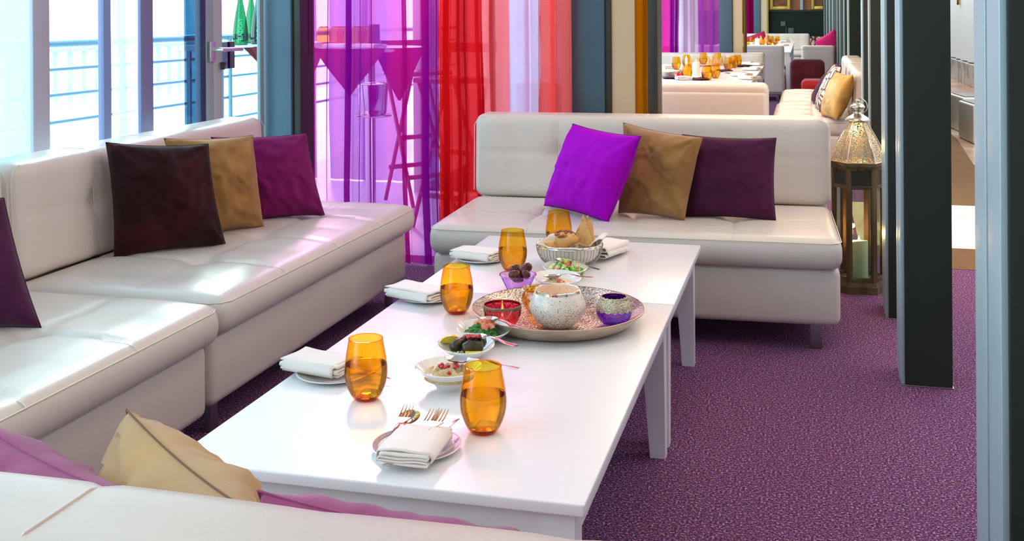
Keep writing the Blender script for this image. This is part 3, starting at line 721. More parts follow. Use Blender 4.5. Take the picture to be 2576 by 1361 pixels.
# ================================================================ TABLEWARE
TZ = .453
def glass_shell(s, parent, name='bowl'):
    prof = [(0, .001), (.022, .0), (.027, .002), (.034, .009), (.0425, .026), (.0485, .045), (.0505, .062), (.0500, .078), (.0470, .100), (.0430, .122), (.0395, .142)]
    return prof
def hires(prof, k=4):
    P = np.array(prof); n = len(P); out = []
    for i in range(n-1):
        p0, p1, p2, p3 = P[max(i-1, 0)], P[i], P[i+1], P[min(i+2, n-1)]
        for j in range(k):
            t = j/k; out.append(.5*((2*p1)+(-p0+p2)*t+(2*p0-5*p1+4*p2-p3)*t*t+(-p0+3*p1-3*p2+p3)*t**3))
    out.append(P[-1]); return [(max(0, float(a)), float(b)) for a, b in out]
def waterm():
    m, nt, b, L = newmat('still water'); nt.nodes.remove(b); out = nt.nodes['Material Output']
    r = nt.nodes.new('ShaderNodeBsdfRefraction'); r.inputs['IOR'].default_value = 1.25; r.inputs['Color'].default_value = (1, .93, .74, 1); r.inputs['Roughness'].default_value = 0
    g = nt.nodes.new('ShaderNodeBsdfGlossy'); g.inputs['Roughness'].default_value = .02
    t = nt.nodes.new('ShaderNodeBsdfTransparent'); t.inputs[0].default_value = (1, .90, .62, 1)
    f = nt.nodes.new('ShaderNodeFresnel'); f.inputs[0].default_value = 1.33
    m1 = nt.nodes.new('ShaderNodeMixShader'); m1.inputs[0].default_value = .5; L(t.outputs[0], m1.inputs[1]); L(r.outputs[0], m1.inputs[2])
    m2 = nt.nodes.new('ShaderNodeMixShader'); L(f.outputs[0], m2.inputs[0]); L(m1.outputs[0], m2.inputs[1]); L(g.outputs[0], m2.inputs[2]); L(m2.outputs[0], out.inputs[0])
    return m
water = waterm()
amberbase = thin('amber glass base', (220, 130, 20), gloss=.08, edge=(120, 50, 4))
def tumbler(label, loc, fill=.075, group=None, n=40, s=1.0):
    t = thing('amber_tumbler', label, 'glass', loc, 0, group)
    prof = hires(glass_shell(1, t)); prof = [(r*s, z*s) for r, z in prof]
    b = MB().lathe(prof, n); R = prof[-1][0]
    b.tube([(R*math.cos(q), R*math.sin(q), prof[-1][1]) for q in np.linspace(0, 2*PI, n, False)], .0011, 6, closed=True)
    b.obj('bowl', amber, t)
    b = MB().lathe([(0, .0035), (.020*s, .004), (.027*s, .006), (.030*s, .0085), (.0, .0095)], n); b.obj('thick_base', amberbase, t)
    if fill:
        pr = [(max(0, r-.0013), z) for r, z in prof if .010 < z < fill*s]
        zt = fill*s; rt = np.interp(zt, [z for r, z in prof], [r for r, z in prof])-.0013
        MB().lathe([(0, .010)]+pr+[(rt, zt), (rt-.001, zt-.0007), (rt-.004, zt-.001), (0, zt-.001)], n).obj('water', water, t)
    return t
GT = 'amber tumblers on the low tables'
g1 = tumbler('largest amber tumbler, in front beside the plate with cutlery', at(1216, 1086, TZ), .083, GT)
tumbler('amber tumbler before the left folded napkin, second from the camera', at(921, 1003, TZ), .083, GT)
tumbler('amber tumbler between the middle napkin and the metal tray', at(1149, 787, TZ), .079, GT)
tumbler('amber tumbler behind the dish of dates', at(1290, 681, TZ), .079, GT)
tumbler('farthest amber tumbler partly hidden by the bread basket', at(1406, 625, TZ), .06, GT)

def plate(label, loc, R=.094, group='side plates on the low tables'):
    t = thing('side_plate', label, 'plate', loc, 0, group)
    MB().lathe([(0, .004), (R*.55, .004), (R*.62, .005), (R*.8, .010), (R*.97, .0135), (R, .0130), (R*.98, .0105), (R*.8, .006), (R*.62, .0), (0, .0)], 56).obj('body', porcelain, t)
    MB().lathe([(R*.84, .0120), (R*.955, .0142), (R*.955, .0136), (R*.84, .0114)], 56, closed=True).obj('rim_band', mat('taupe rim', (150, 138, 128), .3, var=((176, 164, 152), 420, .45, .55)), t, label='taupe striped rim band')
    return t
P0 = at(1047, 1131, TZ); plate('side plate with the cutlery pocket napkin, nearest the camera', P0)
P1 = at(840, 946, TZ); plate('side plate under the left napkin behind the second tumbler', P1)
P2 = at(1078, 752, TZ); plate('side plate under the middle napkin near the seam of the tables', P2)
P3 = at(1212, 655, TZ); plate('side plate under the far left napkin', P3)
P4 = at(1520, 634, TZ); plate('side plate under the napkin to the right of the bread basket', P4)

def ribbon(path, wd, th, taper=None, nseg=14, wob=.0, seed=0):
    """folded cloth: a path in (x,z) given thickness th, extruded along y from 0 to wd"""
    P = [Vector((a, 0, b)) for a, b in path]; m = len(P); V = []; Fc = []
    N = []
    for i in range(m):
        t = (P[min(i+1, m-1)]-P[max(i-1, 0)]).normalized(); N.append(Vector((-t.z, 0, t.x)))
    for j in range(nseg+1):
        y = wd*j/nseg
        for s in (1, -1):
            for i in range(m):
                p = P[i]+N[i]*(s*th/2)
                q = noise.noise(Vector((p.x*18, y*14, seed)))*wob
                k = 1 if taper is None else 1+(taper-1)*j/nseg
                V.append((p.x*k+.3*q, y, p.z+q*(p.z > th*1.2)*.8))
    R = 2*m
    for j in range(nseg):
        for s in (0, 1):
            for i in range(m-1):
                a = j*R+s*m+i; q = (a, a+1, a+1+R, a+R); Fc.append(q if s == 0 else q[::-1])
        for i, e in ((0, 0), (m-1, 1)):
            a, b = j*R+i, j*R+m+i; q = (a, b, b+R, a+R); Fc.append(q[::-1] if e == 0 else q)
    for j in (0, nseg):
        for i in range(m-1):
            q = (j*R+i, j*R+i+1, j*R+m+i+1, j*R+m+i); Fc.append(q if j else q[::-1])
    return MB().add(V, Fc)
def arcpath(lv, x0, x1, k=7):
    """serpentine: levels z list, runs alternate between x0 and x1 with round turns"""
    out = []
    for i, z in enumerate(lv):
        a, b = (x0, x1) if i % 2 == 0 else (x1, x0)
        out += [(a+(b-a)*t, z+.0008*math.sin(t*6+i)) for t in np.linspace(0, 1, 9)]
        if i < len(lv)-1:
            r = (lv[i+1]-z)/2; sgn = 1 if b > a else -1
            out += [(b+sgn*r*math.sin(q), z+r-r*math.cos(q)) for q in np.linspace(0, PI, k+2)[1:-1]]
    return out
def napkin(label, loc, rotz, w_=.11, l_=.15, lv=(.004, .0095, .0155, .0215), seed=1, group='folded linen napkins', pocket=True, tilt=0, name='napkin'):
    t = thing(name, label, 'napkin', loc, rotz, group)
    o = ribbon(arcpath(lv, -w_/2+.006, w_/2-.006), l_, .0036, wob=.0045, seed=seed)
    o.v = [(x, y-l_/2, z) for x, y, z in o.v]
    if tilt: o.xf(Matrix.Rotation(tilt, 4, 'X') @ Matrix.Rotation(tilt*.5, 4, 'Y'))
    o.obj('folded_cloth', napkinm, t, auto=False)
    if pocket:   # outer wrap ending in a turned-over flap
        f = ribbon([(-w_/2-.002, .003), (-w_/2-.005, .012), (-w_/2-.001, .0245), (-w_/4, .0275), (0, .0280), (w_/4, .0272), (w_/2-.002, .0245), (w_/2+.003, .017), (w_/2+.001, .008)], l_*.86, .003, wob=.005, seed=seed+4)
        f.v = [(x, y-l_*.44, z) for x, y, z in f.v]
        if tilt: f.xf(Matrix.Rotation(tilt, 4, 'X') @ Matrix.Rotation(tilt*.5, 4, 'Y'))
        f.obj('flap', napkinm, t, auto=False)
    return t
A, B_, Cc, Dd = at(950, 1160, .47), at(1075, 1187, .465), at(1012, 1085, .475), at(1140, 1092, .475)
cn = (A+B_+Cc+Dd)/4; dirv = ((Cc+Dd)-(A+B_)); rz = math.atan2(dirv.y, dirv.x)-PI/2
NL = dirv.length/2; NW = ((B_-A).length+(Dd-Cc).length)/2
n1 = napkin('linen napkin pocket holding forks and spoon on the nearest plate', (cn.x, cn.y, TZ+.013), rz, NW, NL, seed=3)
napkin('folded linen napkin on the left plate behind the second tumbler', (at(808, 922, .47).x, at(808, 922, .47).y, TZ+.013), rz+1.35, .115, .175, seed=7, lv=(.004, .010, .017, .025))
napkin('folded linen napkin on the middle left plate', (at(1052, 742, .47).x, at(1052, 742, .47).y, TZ+.013), 1.25, .115, .185, seed=9, lv=(.004, .011, .019, .028))
napkin('folded linen napkin on the far left plate', (at(1202, 645, .47).x, at(1202, 645, .47).y, TZ+.013), 1.35, .115, .175, seed=12, lv=(.004, .011, .019, .027))
napkin('upright linen napkin roll behind the bread basket on the right', (at(1524, 636, .47).x, at(1524, 636, .47).y, TZ+.013), -.35, .10, .17, seed=15, lv=(.004, .014, .026, .040))

# cutlery: local +y points to the head
def spoon_mesh(b, L=.19, W=.045, BL=.064, up_=.0):
    # bowl as a shallow shell, handle as tapered flat bar
    nu, nv = 14, 10; V = []; Fc = []
    for s in (0, 1):
        for j in range(nv+1):
            for i in range(nu+1):
                u = -1+2*i/nu; v = j/nv; a = PI*v; yy = L/2-BL/2+BL/2*math.cos(a); ww = W/2*math.sin(a)**.8 if 0 < v < 1 else .0001
                x = u*ww; z = -.009*(1-u*u)*math.sin(a)+.008+(-.0012 if s else 0); V.append((x, yy, z))
        o = s*(nv+1)*(nu+1)
        for j in range(nv):
            for i in range(nu):
                q = (o+j*(nu+1)+i, o+j*(nu+1)+i+1, o+(j+1)*(nu+1)+i+1, o+(j+1)*(nu+1)+i); Fc.append(q if s else q[::-1])
    b.add(V, Fc); handle(b, L, L/2-BL+.004)
def handle(b, L, ytop, z0=.008):
    ys = np.linspace(ytop, -L/2, 16); V = []; Fc = []
    for k, y in enumerate(ys):
        t = k/15; wd = .0035+.0075*t**2.2; 
        if t > .93: wd *= .72
        z = z0+.007*math.sin(PI*min(1, t*1.6))*(1-t*.4)*.8-.006*t+.001; th = .0016
        V += [(-wd, y, z-th*.4), (0, y, z-th), (wd, y, z-th*.4), (wd, y, z+th*.4), (0, y, z+th), (-wd, y, z+th*.4)]
    for k in range(15):
        for i in range(6): Fc.append((k*6+i, k*6+(i+1) % 6, (k+1)*6+(i+1) % 6, (k+1)*6+i))
    Fc += [tuple(range(5, -1, -1)), tuple(90+i for i in range(6))]; b.add(V, Fc)
def fork_mesh(b, L=.19):
    for k in range(4):
        x = (-1.5+k)*.0072
        b.tube([(x, L/2, .013), (x, L/2-.012, .0095), (x, L/2-.03, .0065), (x*.98, L/2-.048, .006)], [.0006, .0013, .0016, .0018], 6)
    V = []; Fc = []; ys = np.linspace(L/2-.044, L/2-.072, 7)
    for k, y in enumerate(ys):
        t = k/6; wd = .0128*(1-t)**.7+.0035; V += [(-wd, y, .0055+.002*t), (wd, y, .0055+.002*t), (wd, y, .0075+.002*t), (-wd, y, .0075+.002*t)]
    for k in range(6):
        for i in range(4): Fc.append((k*4+i, k*4+(i+1) % 4, (k+1)*4+(i+1) % 4, (k+1)*4+i))
    Fc.append((3, 2, 1, 0)); Fc.append((24, 25, 26, 27)); b.add(V, Fc); handle(b, L, L/2-.070)
def knife_mesh(b, L=.2):
    V = []; Fc = []; n = 12
    for k in range(n+1):
        t = k/n; y = L/2-.1*t; r_ = min(1, (t*3.2)**.6); V += [(-.009*r_+.006, y, .004), (.008, y, .004), (.008, y, .0058), (-.009*r_+.006, y, .0046)]
    for k in range(n):
        for i in range(4): Fc.append((k*4+i, k*4+(i+1) % 4, (k+1)*4+(i+1) % 4, (k+1)*4+i))
    Fc.append((3, 2, 1, 0)); Fc.append(tuple(n*4+i for i in range(4))); b.add(V, Fc); handle(b, L, L/2-.096, .005)
def cutlery(kind, label, loc, head, group=None, roll=0):
    """loc centre, head = direction vector to the head"""
    b = MB(); cm_ = mat('reflection tinted cutlery', (186, 150, 118), .14, 1) if 'near napkin' in label else chrome; {'fork': fork_mesh, 'serving_spoon': spoon_mesh, 'spoon': spoon_mesh, 'knife': knife_mesh}[kind](b)  # gold-brown reflections are put into the metal colour of this cutlery
    d = Vector(head).normalized(); x = d.cross(Vector((0, 0, 1))).normalized(); z = x.cross(d)
    R = Matrix((x, d, z)).transposed().to_4x4() @ Matrix.Rotation(roll, 4, 'Y')
    b.xf(R); return tag(b.obj(kind, cm_, loc=loc), label, kind.replace('serving_', ''), group)
hd = Vector((dirv.x, dirv.y, .0)).normalized()
sd = Vector((hd.y, -hd.x, 0))
def stick(kind, label, tip, tilt, off=0):
    """cutlery whose head tip shows at pixel tip; lies along the napkin"""
    h_ = Vector((hd.x, hd.y, 0))+sd*off; h_.normalize(); h_.z = tilt; h_.normalize()
    z = TZ+.026+.10*tilt+.004
    p = at(tip[0], tip[1], z+.02*tilt); L = .2 if kind == 'knife' else .19
    return cutlery(kind, label, p-h_*(L/2)-Vector((0, 0, .008)), h_, 'cutlery in the near napkin')
stick('spoon', 'silver spoon behind the left fork in the near napkin', (1040, 1030), .10, -.05)
stick('fork', 'left fork standing out of the near napkin over the spoon', (1030, 1022), .16, -.04)
stick('fork', 'middle fork in the near napkin', (1096, 1034), .13, .05)
stick('fork', 'right fork in the near napkin overlapping the middle one', (1118, 1032), .17, .08)
stick('knife', 'knife with a red reflection at the right of the near napkin', (1148, 1048), .08, .22)
stick('knife', 'knife with a violet reflection beside the spoon', (1066, 1060), .05, .06)
p = at(981, 965, TZ); cutlery('knife', 'knife tip peeping from behind the second tumbler', p+Vector((-.09, .03, .018)), (.95, -.25, -.12))
p = at(1105, 752, TZ); cutlery('fork', 'silver fork wrapped in the middle left napkin', p+Vector((-.03, .02, .026)), (1, .05, .0))
p = at(1252, 655, TZ); cutlery('fork', 'silver fork wrapped in the far left napkin', p+Vector((-.04, .01, .026)), (1, .0, .0))

# ================================================================ DISHES AND FOOD
def dish(label, loc, R, Hh, rf, deep=False, tilt=0, az=0, name='dish', m=porcelain):
    t = thing(name, label, 'dish', loc, 0, 'white serving dishes')
    if deep: prof = [(0, .0), (rf, .0), (rf*1.02, .004), (rf*1.25, .012), (rf*1.6, .024), (R*.82, .040), (R, Hh), (R-.003, Hh+.001), (R*.80, .042), (rf*1.4, .022), (rf, .009), (0, .006)]
    else: prof = [(0, 0), (rf, 0), (rf*1.05, .003), (R*.72, Hh*.42), (R, Hh), (R-.0025, Hh+.0012), (R*.70, Hh*.50), (rf, .006), (0, .0045)]
    fn = (lambda r, z, q: (r*(1+.03*math.cos(2*(q-az))), z*(1+tilt*math.cos(q-az)*r/R))) if tilt else None
    MB().lathe(prof, 64, fn=fn).obj('body', m, t)
    if deep:
        for z, r in ((.018, .044), (.026, .0545)): pass
    return t
D1 = at(1130, 976, TZ); dish('deep white bowl of hummus with pomegranate seeds', D1, .083, .052, .030, True)
D2 = at(1172, 898, TZ); dish('white dish of stuffed vine leaves and lemon', D2, .078, .036, .034, tilt=.12, az=2.0)
D3 = at(1216, 858, TZ); dish('white dish of parsley and tomato salad', D3, .076, .036, .032, tilt=.15, az=2.2)
D4 = at(1402, 722, TZ); dish('white dish with a dark creamy dip behind the tray', D4, .082, .034, .035, tilt=.12, az=2)
D5 = at(1422, 695, TZ); dish('white dish of cucumber and tomato salad in front of the bread basket', D5, .080, .034, .036, tilt=.12, az=2)
def blob(b, c, s, seed, n=(8, 6), amp=.18):
    V = []; Fc = []; nu, nv = n
    for j in range(nv+1):
        for i in range(nu):
            th, ph = PI*j/nv, 2*PI*i/nu
            d = Vector((math.sin(th)*math.cos(ph), math.sin(th)*math.sin(ph), math.cos(th)))
            k = 1+amp*noise.noise(d*1.7+Vector((seed*1.3, seed*.7, seed)))*2
            V.append((c[0]+d.x*s[0]*k, c[1]+d.y*s[1]*k, c[2]+d.z*s[2]*k))
    for j in range(nv):
        for i in range(nu): Fc.append((j*nu+i, (j+1)*nu+i, (j+1)*nu+(i+1) % nu, j*nu+(i+1) % nu))
    return b.add(V, Fc)
def chunk(b, c, s, r):
    a = Matrix.Rotation(r.uniform(0, 6), 4, Vector((r.uniform(-1, 1), r.uniform(-1, 1), r.uniform(-1, 1))).normalized())
    q = MB().box(-s*.5, s*.5, -s*.5, s*.5, -s*.32, s*.32, s*.08); q.xf(Matrix.Translation(c) @ a); return b.add(q.v, q.f)
def heap(label, cat, name, m, c, R, Hh, n, size, kind='chunk', seed=1, bumpy=.0, power=1.5, off=(0, 0)):
    r = random.Random(seed); b = MB()
    for k in range(n):
        q = r.uniform(0, 2*PI); d = math.sqrt(r.uniform(0, 1)); z = Hh*(1-d**power)*r.uniform(.55, 1)+size*.2
        p = (R*d*math.cos(q)+off[0], R*d*math.sin(q)+off[1], z)
        if kind == 'chunk': chunk(b, p, size*r.uniform(.7, 1.25), r)
        else: blob(b, p, [size*r.uniform(.4, .7)*x for x in (1, .8, .65)], k+seed, (7, 5), .3)
    return tag(b.obj(name, m, loc=c), label, cat, None, 'stuff')
cuke = mat('cucumber green', (92, 158, 40), .35, var=((196, 222, 130), 90, .45, .6), sss=.1)
tomat = mat('tomato', (206, 96, 52), .3, var=((226, 140, 96), 80, .4, .6))
pars = mat('parsley', (34, 100, 30), .5, var=((80, 150, 50), 160, .45, .62))
pink = mat('diced tomato pink', (232, 140, 108), .3)
lett = mat('lettuce white', (226, 228, 190), .4)
v5 = Vector((0, -.004, .014))
heap('chopped cucumber in the salad dish by the bread basket', 'food', 'cucumber_pieces', cuke, D5+v5, .055, .034, 46, .020, seed=3)
heap('chopped tomato in the salad dish by the bread basket', 'food', 'tomato_pieces', tomat, D5+v5+Vector((0, 0, .005)), .050, .034, 24, .015, seed=5)
heap('pale lettuce shreds in the salad dish by the bread basket', 'food', 'lettuce_shreds', lett, D5+v5+Vector((0, 0, .002)), .055, .030, 12, .022, seed=8)
heap('finely chopped parsley mound in the white dish', 'food', 'chopped_parsley', pars, D3+Vector((-.004, -.012, .014)), .050, .034, 340, .0125, 'blob', seed=2)
heap('diced pink tomato on the parsley', 'food', 'diced_tomato', pink, D3+Vector((.002, -.002, .038)), .030, .018, 26, .0140, seed=4)
heap('ground topping on the dip behind the tray', 'food', 'dip_topping', tomat, D4+Vector((.010, -.02, .012)), .025, .010, 12, .010, seed=9)
dp = MB(); V = []; 
def mound(c, R, Hh, m, name, label, seed, amp=.006, n=40):
    b = MB(); V = []; Fc = []; V.append((0, 0, Hh))
    for j in range(1, n//2+1):
        for i in range(n):
            r_, q = R*j/(n//2), 2*PI*i/n; z = Hh*(1-(j/(n//2))**2.2)
            z += amp*(noise.noise(Vector((r_*math.cos(q)*55+seed, r_*math.sin(q)*55, seed)))+.6*noise.noise(Vector((r_*math.cos(q)*130+seed, r_*math.sin(q)*130, 2))))
            V.append((r_*math.cos(q), r_*math.sin(q), max(z, -.004)))
    for i in range(n): Fc.append((0, 1+i, 1+(i+1) % n))
    for j in range(n//2-1):
        for i in range(n): a = 1+j*n; Fc.append((a+i, a+n+i, a+n+(i+1) % n, a+(i+1) % n))
    V += [(R*math.cos(2*PI*i/n), R*math.sin(2*PI*i/n), -.008) for i in range(n)]
    a = 1+(n//2-1)*n
    for i in range(n): Fc.append((a+i, a+n+i, a+n+(i+1) % n, a+(i+1) % n))
    return tag(b.add(V, Fc).obj(name, m, loc=c, auto=False), label, 'food')
mound(D1+Vector((0, 0, .034)), .060, .018, mat('hummus', (214, 192, 146), .4, var=((190, 160, 104), 60, .45, .65), sss=.15), 'hummus', 'swirled beige hummus in the deep white bowl', 4, .011)
mound(D4+Vector((0, 0, .014)), .050, .012, mat('cream dip', (222, 196, 160), .35, sss=.1), 'dip', 'creamy dip in the dish behind the tray', 9, .005)
seedm = mat('pomegranate', (196, 14, 30), .12, spec=.7, coat=.6, sss=.1)
def seeds(c, pts, label):
    b = MB()
    for k, p in enumerate(pts): blob(b, p, (.0052, .0042, .0045), k, (9, 7), .12)
    tag(b.obj('pomegranate_seeds', seedm, loc=c), label, 'food', None, 'stuff')
r = random.Random(3)
seeds(D1+Vector((0, 0, .055)), [(-.020, -.010, .0), (-.013, -.016, -.001), (-.017, -.002, .001), (-.003, -.018, .0), (.003, -.012, .002), (.016, -.005, .001), (.022, -.001, .0), (.019, -.010, -.001), (.012, -.036, -.006)], 'red pomegranate seeds scattered on the hummus')
leafm = mat('vine leaf', (34, 34, 10), .28, spec=.5, coat=.15, var=((66, 60, 20), 40, .42, .65), bump=(70, .5, .004))
def leafroll(label, a, b_, R_):
    a, b_ = Vector(a), Vector(b_); P = []; rr = []
    for k in range(15):
        t = k/14; P.append(a.lerp(b_, t)+Vector((0, 0, .003*math.sin(t*PI)))); rr.append(R_*(1-abs(2*t-1)**4)**.5*(1+.05*math.sin(t*22))+.0015)
    o = MB().tube([p-a for p in P], rr, 16); 
    o2 = MB()
    for k in range(3):
        s0 = .2+.3*k; o2.tube([(b_-a)*min(1, s0+.12*math.sin(q))+Vector((0, 0, .003))+Vector((math.cos(q)*(-(b_-a).normalized().y), math.cos(q)*(b_-a).normalized().x, math.sin(q)))*R_*1.0 for q in np.linspace(-.6, 2.6, 9)], .0009, 5)
    ob = o.obj('vine_leaf_roll', leafm, loc=a, auto=False); tag(ob, label, 'food', 'stuffed vine leaves'); o2.obj('leaf_fold', leafm, ob); return ob
c = D2
leafroll('stuffed vine leaf on the left of its dish', c+Vector((-.030, -.030, .026)), c+Vector((-.002, .030, .034)), .0155)
leafroll('stuffed vine leaf on the right of its dish, under the red seeds', c+Vector((.0, -.034, .028)), c+Vector((.052, -.010, .036)), .0165)
leafroll('stuffed vine leaf behind the other two', c+Vector((-.006, .018, .034)), c+Vector((.050, .024, .034)), .0145)
seeds(D2+Vector((.020, -.006, .054)), [(r.uniform(-.020, .018), r.uniform(-.010, .014), r.uniform(-.002, .003)) for _ in range(20)], 'red pomegranate seeds heaped on the vine leaves')
lem = mat('lemon flesh', (240, 214, 50), .25, spec=.6, coat=.4, var=((240, 220, 100), 30, .4, .6), sss=.1)
lt = thing('lemon_wedge', 'lemon wedge at the left of the vine leaf dish', 'food', D2+Vector((-.044, .010, .030)), .4)
V = []; Fc = []; n = 14
for j in range(n+1):
    for i in range(7):
        th = PI*j/n; ph = -.1+PI*.62*i/6
        V.append((.029*math.cos(th), .024*math.sin(th)*math.cos(ph), .022*math.sin(th)*math.sin(ph)))
for j in range(n):
    for i in range(6): Fc.append((j*7+i, j*7+i+1, (j+1)*7+i+1, (j+1)*7+i))
MB().add(V, Fc).obj('rind', mat('lemon rind', (238, 208, 30), .3, bump=(200, .3, .002)), lt)
V2 = [V[j*7] for j in range(n+1)]+[V[j*7+6] for j in range(n+1)]+[(.029*math.cos(PI*j/n), .001, .001) for j in range(n+1)]; m_ = n+1
MB().add(V2, [(j, j+1, 2*m_+j+1, 2*m_+j) for j in range(n)]+[(m_+j+1, m_+j, 2*m_+j, 2*m_+j+1) for j in range(n)]).obj('flesh', lem, lt)
tag(MB().tube([Vector((x, y, 0)) for x, y in ((0, 0), (.018, .003), (.04, .012))], .0035, 8).obj('lemon_peel_strip', MATS['lemon rind'], loc=D2+Vector((.018, -.062, .031))), 'thin lemon slice at the front of the vine leaf dish', 'food')
heap('small green garnish at the front of the vine leaf dish', 'food', 'green_garnish', cuke, D2+Vector((-.012, -.052, .018)), .018, .006, 9, .008, seed=12)
# serving spoons: bowl at a, handle end towards b
def serve(label, a, b_):
    d = (Vector(a)-Vector(b_)).normalized(); L = .19
    return cutlery('serving_spoon', label, Vector(a)-d*(L/2-.03), d, 'serving spoons', roll=0)
serve('spoon resting in the hummus bowl, handle behind the largest tumbler', D1+Vector((.012, .022, .058)), at(1262, 925, TZ+.055))
serve('spoon resting on the vine leaf dish', D2+Vector((.028, .004, .050)), at(1297, 872, TZ+.062))
serve('spoon resting on the parsley dish', D3+Vector((.010, .022, .050)), at(1326, 832, TZ+.066))
serve('spoon lying in the dip behind the tray', D4+Vector((-.016, -.002, .030)), at(1486, 700, TZ+.05))
serve('spoon in the cucumber salad', D5+Vector((-.01, .01, .046)), at(1515, 682, TZ+.04))
# dates in a lilac glass bowl
DB = at(1303, 731, TZ); t = thing('glass_bowl', 'lilac ridged glass bowl holding the dates', 'bowl', DB)
lilg = thin('lilac glass', (240, 196, 250), gloss=.12, edge=(190, 90, 220), rough=.08)
MB().lathe([(0, .002), (.034, .001)]+[(.034+.022*k/24+.0009*math.cos(k*PI), .002+.046*k/24) for k in range(25)]+[(.061, .052), (.0605, .0545), (.057, .053)], 48).obj('body', lilg, t)
datem = mat('date skin', (66, 12, 8), .25, spec=.45, coat=.1, var=((120, 46, 24), 25, .45, .7), bump=(45, .6, .006), sss=.05)
for k, (a, b_, lb) in enumerate((((-.030, .010, .062), (.006, .022, .068), 'date lying at the back left of the lilac bowl'), ((-.026, -.022, .052), (.016, -.018, .058), 'date lying at the front left of the lilac bowl'),
        ((.006, -.002, .056), (.042, .016, .084), 'date standing slanted at the right of the lilac bowl'), ((.022, -.022, .050), (.040, -.010, .066), 'short date at the front right of the lilac bowl'), ((-.02, .0, .040), (.02, .004, .042), 'date underneath the others in the lilac bowl'))):
    A_, Bq = Vector(a), Vector(b_); P = [A_.lerp(Bq, q/14) for q in range(15)]
    rr = [.0145*(1-abs(2*q/14-1)**3)**.5*(1+.07*math.sin(q*2.3+k))+.001 for q in range(15)]
    tag(MB().tube([p-A_ for p in P], rr, 14).obj('date', datem, loc=DB+A_, auto=False), lb, 'food', 'dates in the lilac bowl')

# ---------------------------------------------------------------- tray and votives
TR = at(1404, 812, TZ); tr = thing('metal_tray', 'round hammered silver tray holding four votive bowls', 'tray', TR)
def hammered(name, c1, c2, rough):
    m, nt, b, L = newmat(name); t = nt.nodes.new('ShaderNodeTexCoord')
    v = nt.nodes.new('ShaderNodeTexVoronoi'); v.inputs['Scale'].default_value = 130; L(t.outputs['Object'], v.inputs['Vector'])
    n = nt.nodes.new('ShaderNodeTexNoise'); n.inputs['Scale'].default_value = 14; n.inputs['Detail'].default_value = 5; L(t.outputs['Object'], n.inputs['Vector'])
    r = nt.nodes.new('ShaderNodeValToRGB'); r.color_ramp.elements[0].color = lin(c1); r.color_ramp.elements[1].color = lin(c2); r.color_ramp.elements[0].position = .35; r.color_ramp.elements[1].position = .65
    L(n.outputs[0], r.inputs[0]); L(r.outputs[0], b.inputs['Base Color']); b.inputs['Metallic'].default_value = .85; b.inputs['Roughness'].default_value = rough
    bp = nt.nodes.new('ShaderNodeBump'); bp.inputs['Strength'].default_value = .9; bp.inputs['Distance'].default_value = .004; L(v.outputs['Distance'], bp.inputs['Height']); L(bp.outputs[0], b.inputs['Normal'])
    return m
hamm = hammered('hammered silver', (150, 130, 118), (222, 208, 196), .22)
outer = mat('brushed champagne metal', (206, 186, 164), .42, .55, var=((176, 154, 132), 12, .4, .65), scale3=(1, 1, 3))
MB().lathe([(0, .004), (.178, .004), (.200, .010), (.224, .026), (.2475, .0465), (.2495, .0475)], 96).obj('dish', hamm, tr)
MB().lathe([(0, 0), (.182, 0), (.206, .006), (.230, .022), (.2515, .0455), (.2515, .048), (.2495, .0485)], 96).obj('underside', outer, tr)
ZT = TZ+.005
flame_m = mat('flame', (255, 220, 140), .5, emit=((255, 190, 90), 14))
wax = mat('white wax', (240, 232, 214), .4, sss=.4)
def flame(par, loc, s=1.0, name='flame'):
    b = MB(); b.lathe([(0, 0), (.003*s, .004*s), (.0042*s, .009*s), (.003*s, .016*s), (.001*s, .023*s), (0, .026*s)], 10); b.obj(name, flame_m, par, loc=loc)
    MB().tube([(0, 0, -.006*s), (0, 0, .005*s)], .0008*s, 5).obj('wick', mat('wick', (30, 20, 16), .9), par, loc=loc)
# mercury glass bowl
def speckle():
    m, nt, b, L = newmat('mercury glass'); t = nt.nodes.new('ShaderNodeTexCoord')
    n = nt.nodes.new('ShaderNodeTexNoise'); n.inputs['Scale'].default_value = 300; n.inputs['Detail'].default_value = 3; L(t.outputs['Object'], n.inputs['Vector'])
    sp = nt.nodes.new('ShaderNodeSeparateXYZ'); L(t.outputs['Object'], sp.inputs[0])
    mr = nt.nodes.new('ShaderNodeMapRange'); mr.inputs[1].default_value = 0; mr.inputs[2].default_value = .09; mr.inputs[3].default_value = .10; mr.inputs[4].default_value = -.03; L(sp.outputs['Z'], mr.inputs[0])
    ad = nt.nodes.new('ShaderNodeMath'); L(n.outputs[0], ad.inputs[0]); L(mr.outputs[0], ad.inputs[1])
    r = nt.nodes.new('ShaderNodeValToRGB'); r.color_ramp.elements[0].position = .585; r.color_ramp.elements[1].position = .64
    r.color_ramp.elements[0].color = lin((240, 228, 218)); r.color_ramp.elements[1].color = lin((150, 126, 104)); L(ad.outputs[0], r.inputs[0]); L(r.outputs[0], b.inputs['Base Color'])
    b.inputs['Roughness'].default_value = .22; b.inputs['Coat Weight'].default_value = .6; b.inputs['Transmission Weight'].default_value = .0; b.inputs['Subsurface Weight'].default_value = .25; b.inputs['Subsurface Radius'].default_value = (.03, .02, .012)
    return m
mb_ = at(1403, 820, ZT); t = thing('votive_bowl', 'large frosted white mercury glass bowl in the middle of the tray', 'bowl', mb_)
prof = hires([(0, .001), (.030, .001), (.048, .006), (.068, .024), (.0795, .048), (.0800, .066), (.0720, .088), (.0655, .100), (.0650, .104)], 3)
inn = [(max(0, r-.004), z+.002) for r, z in reversed(prof)]
MB().lathe(prof+inn, 64).obj('body', speckle(), t)
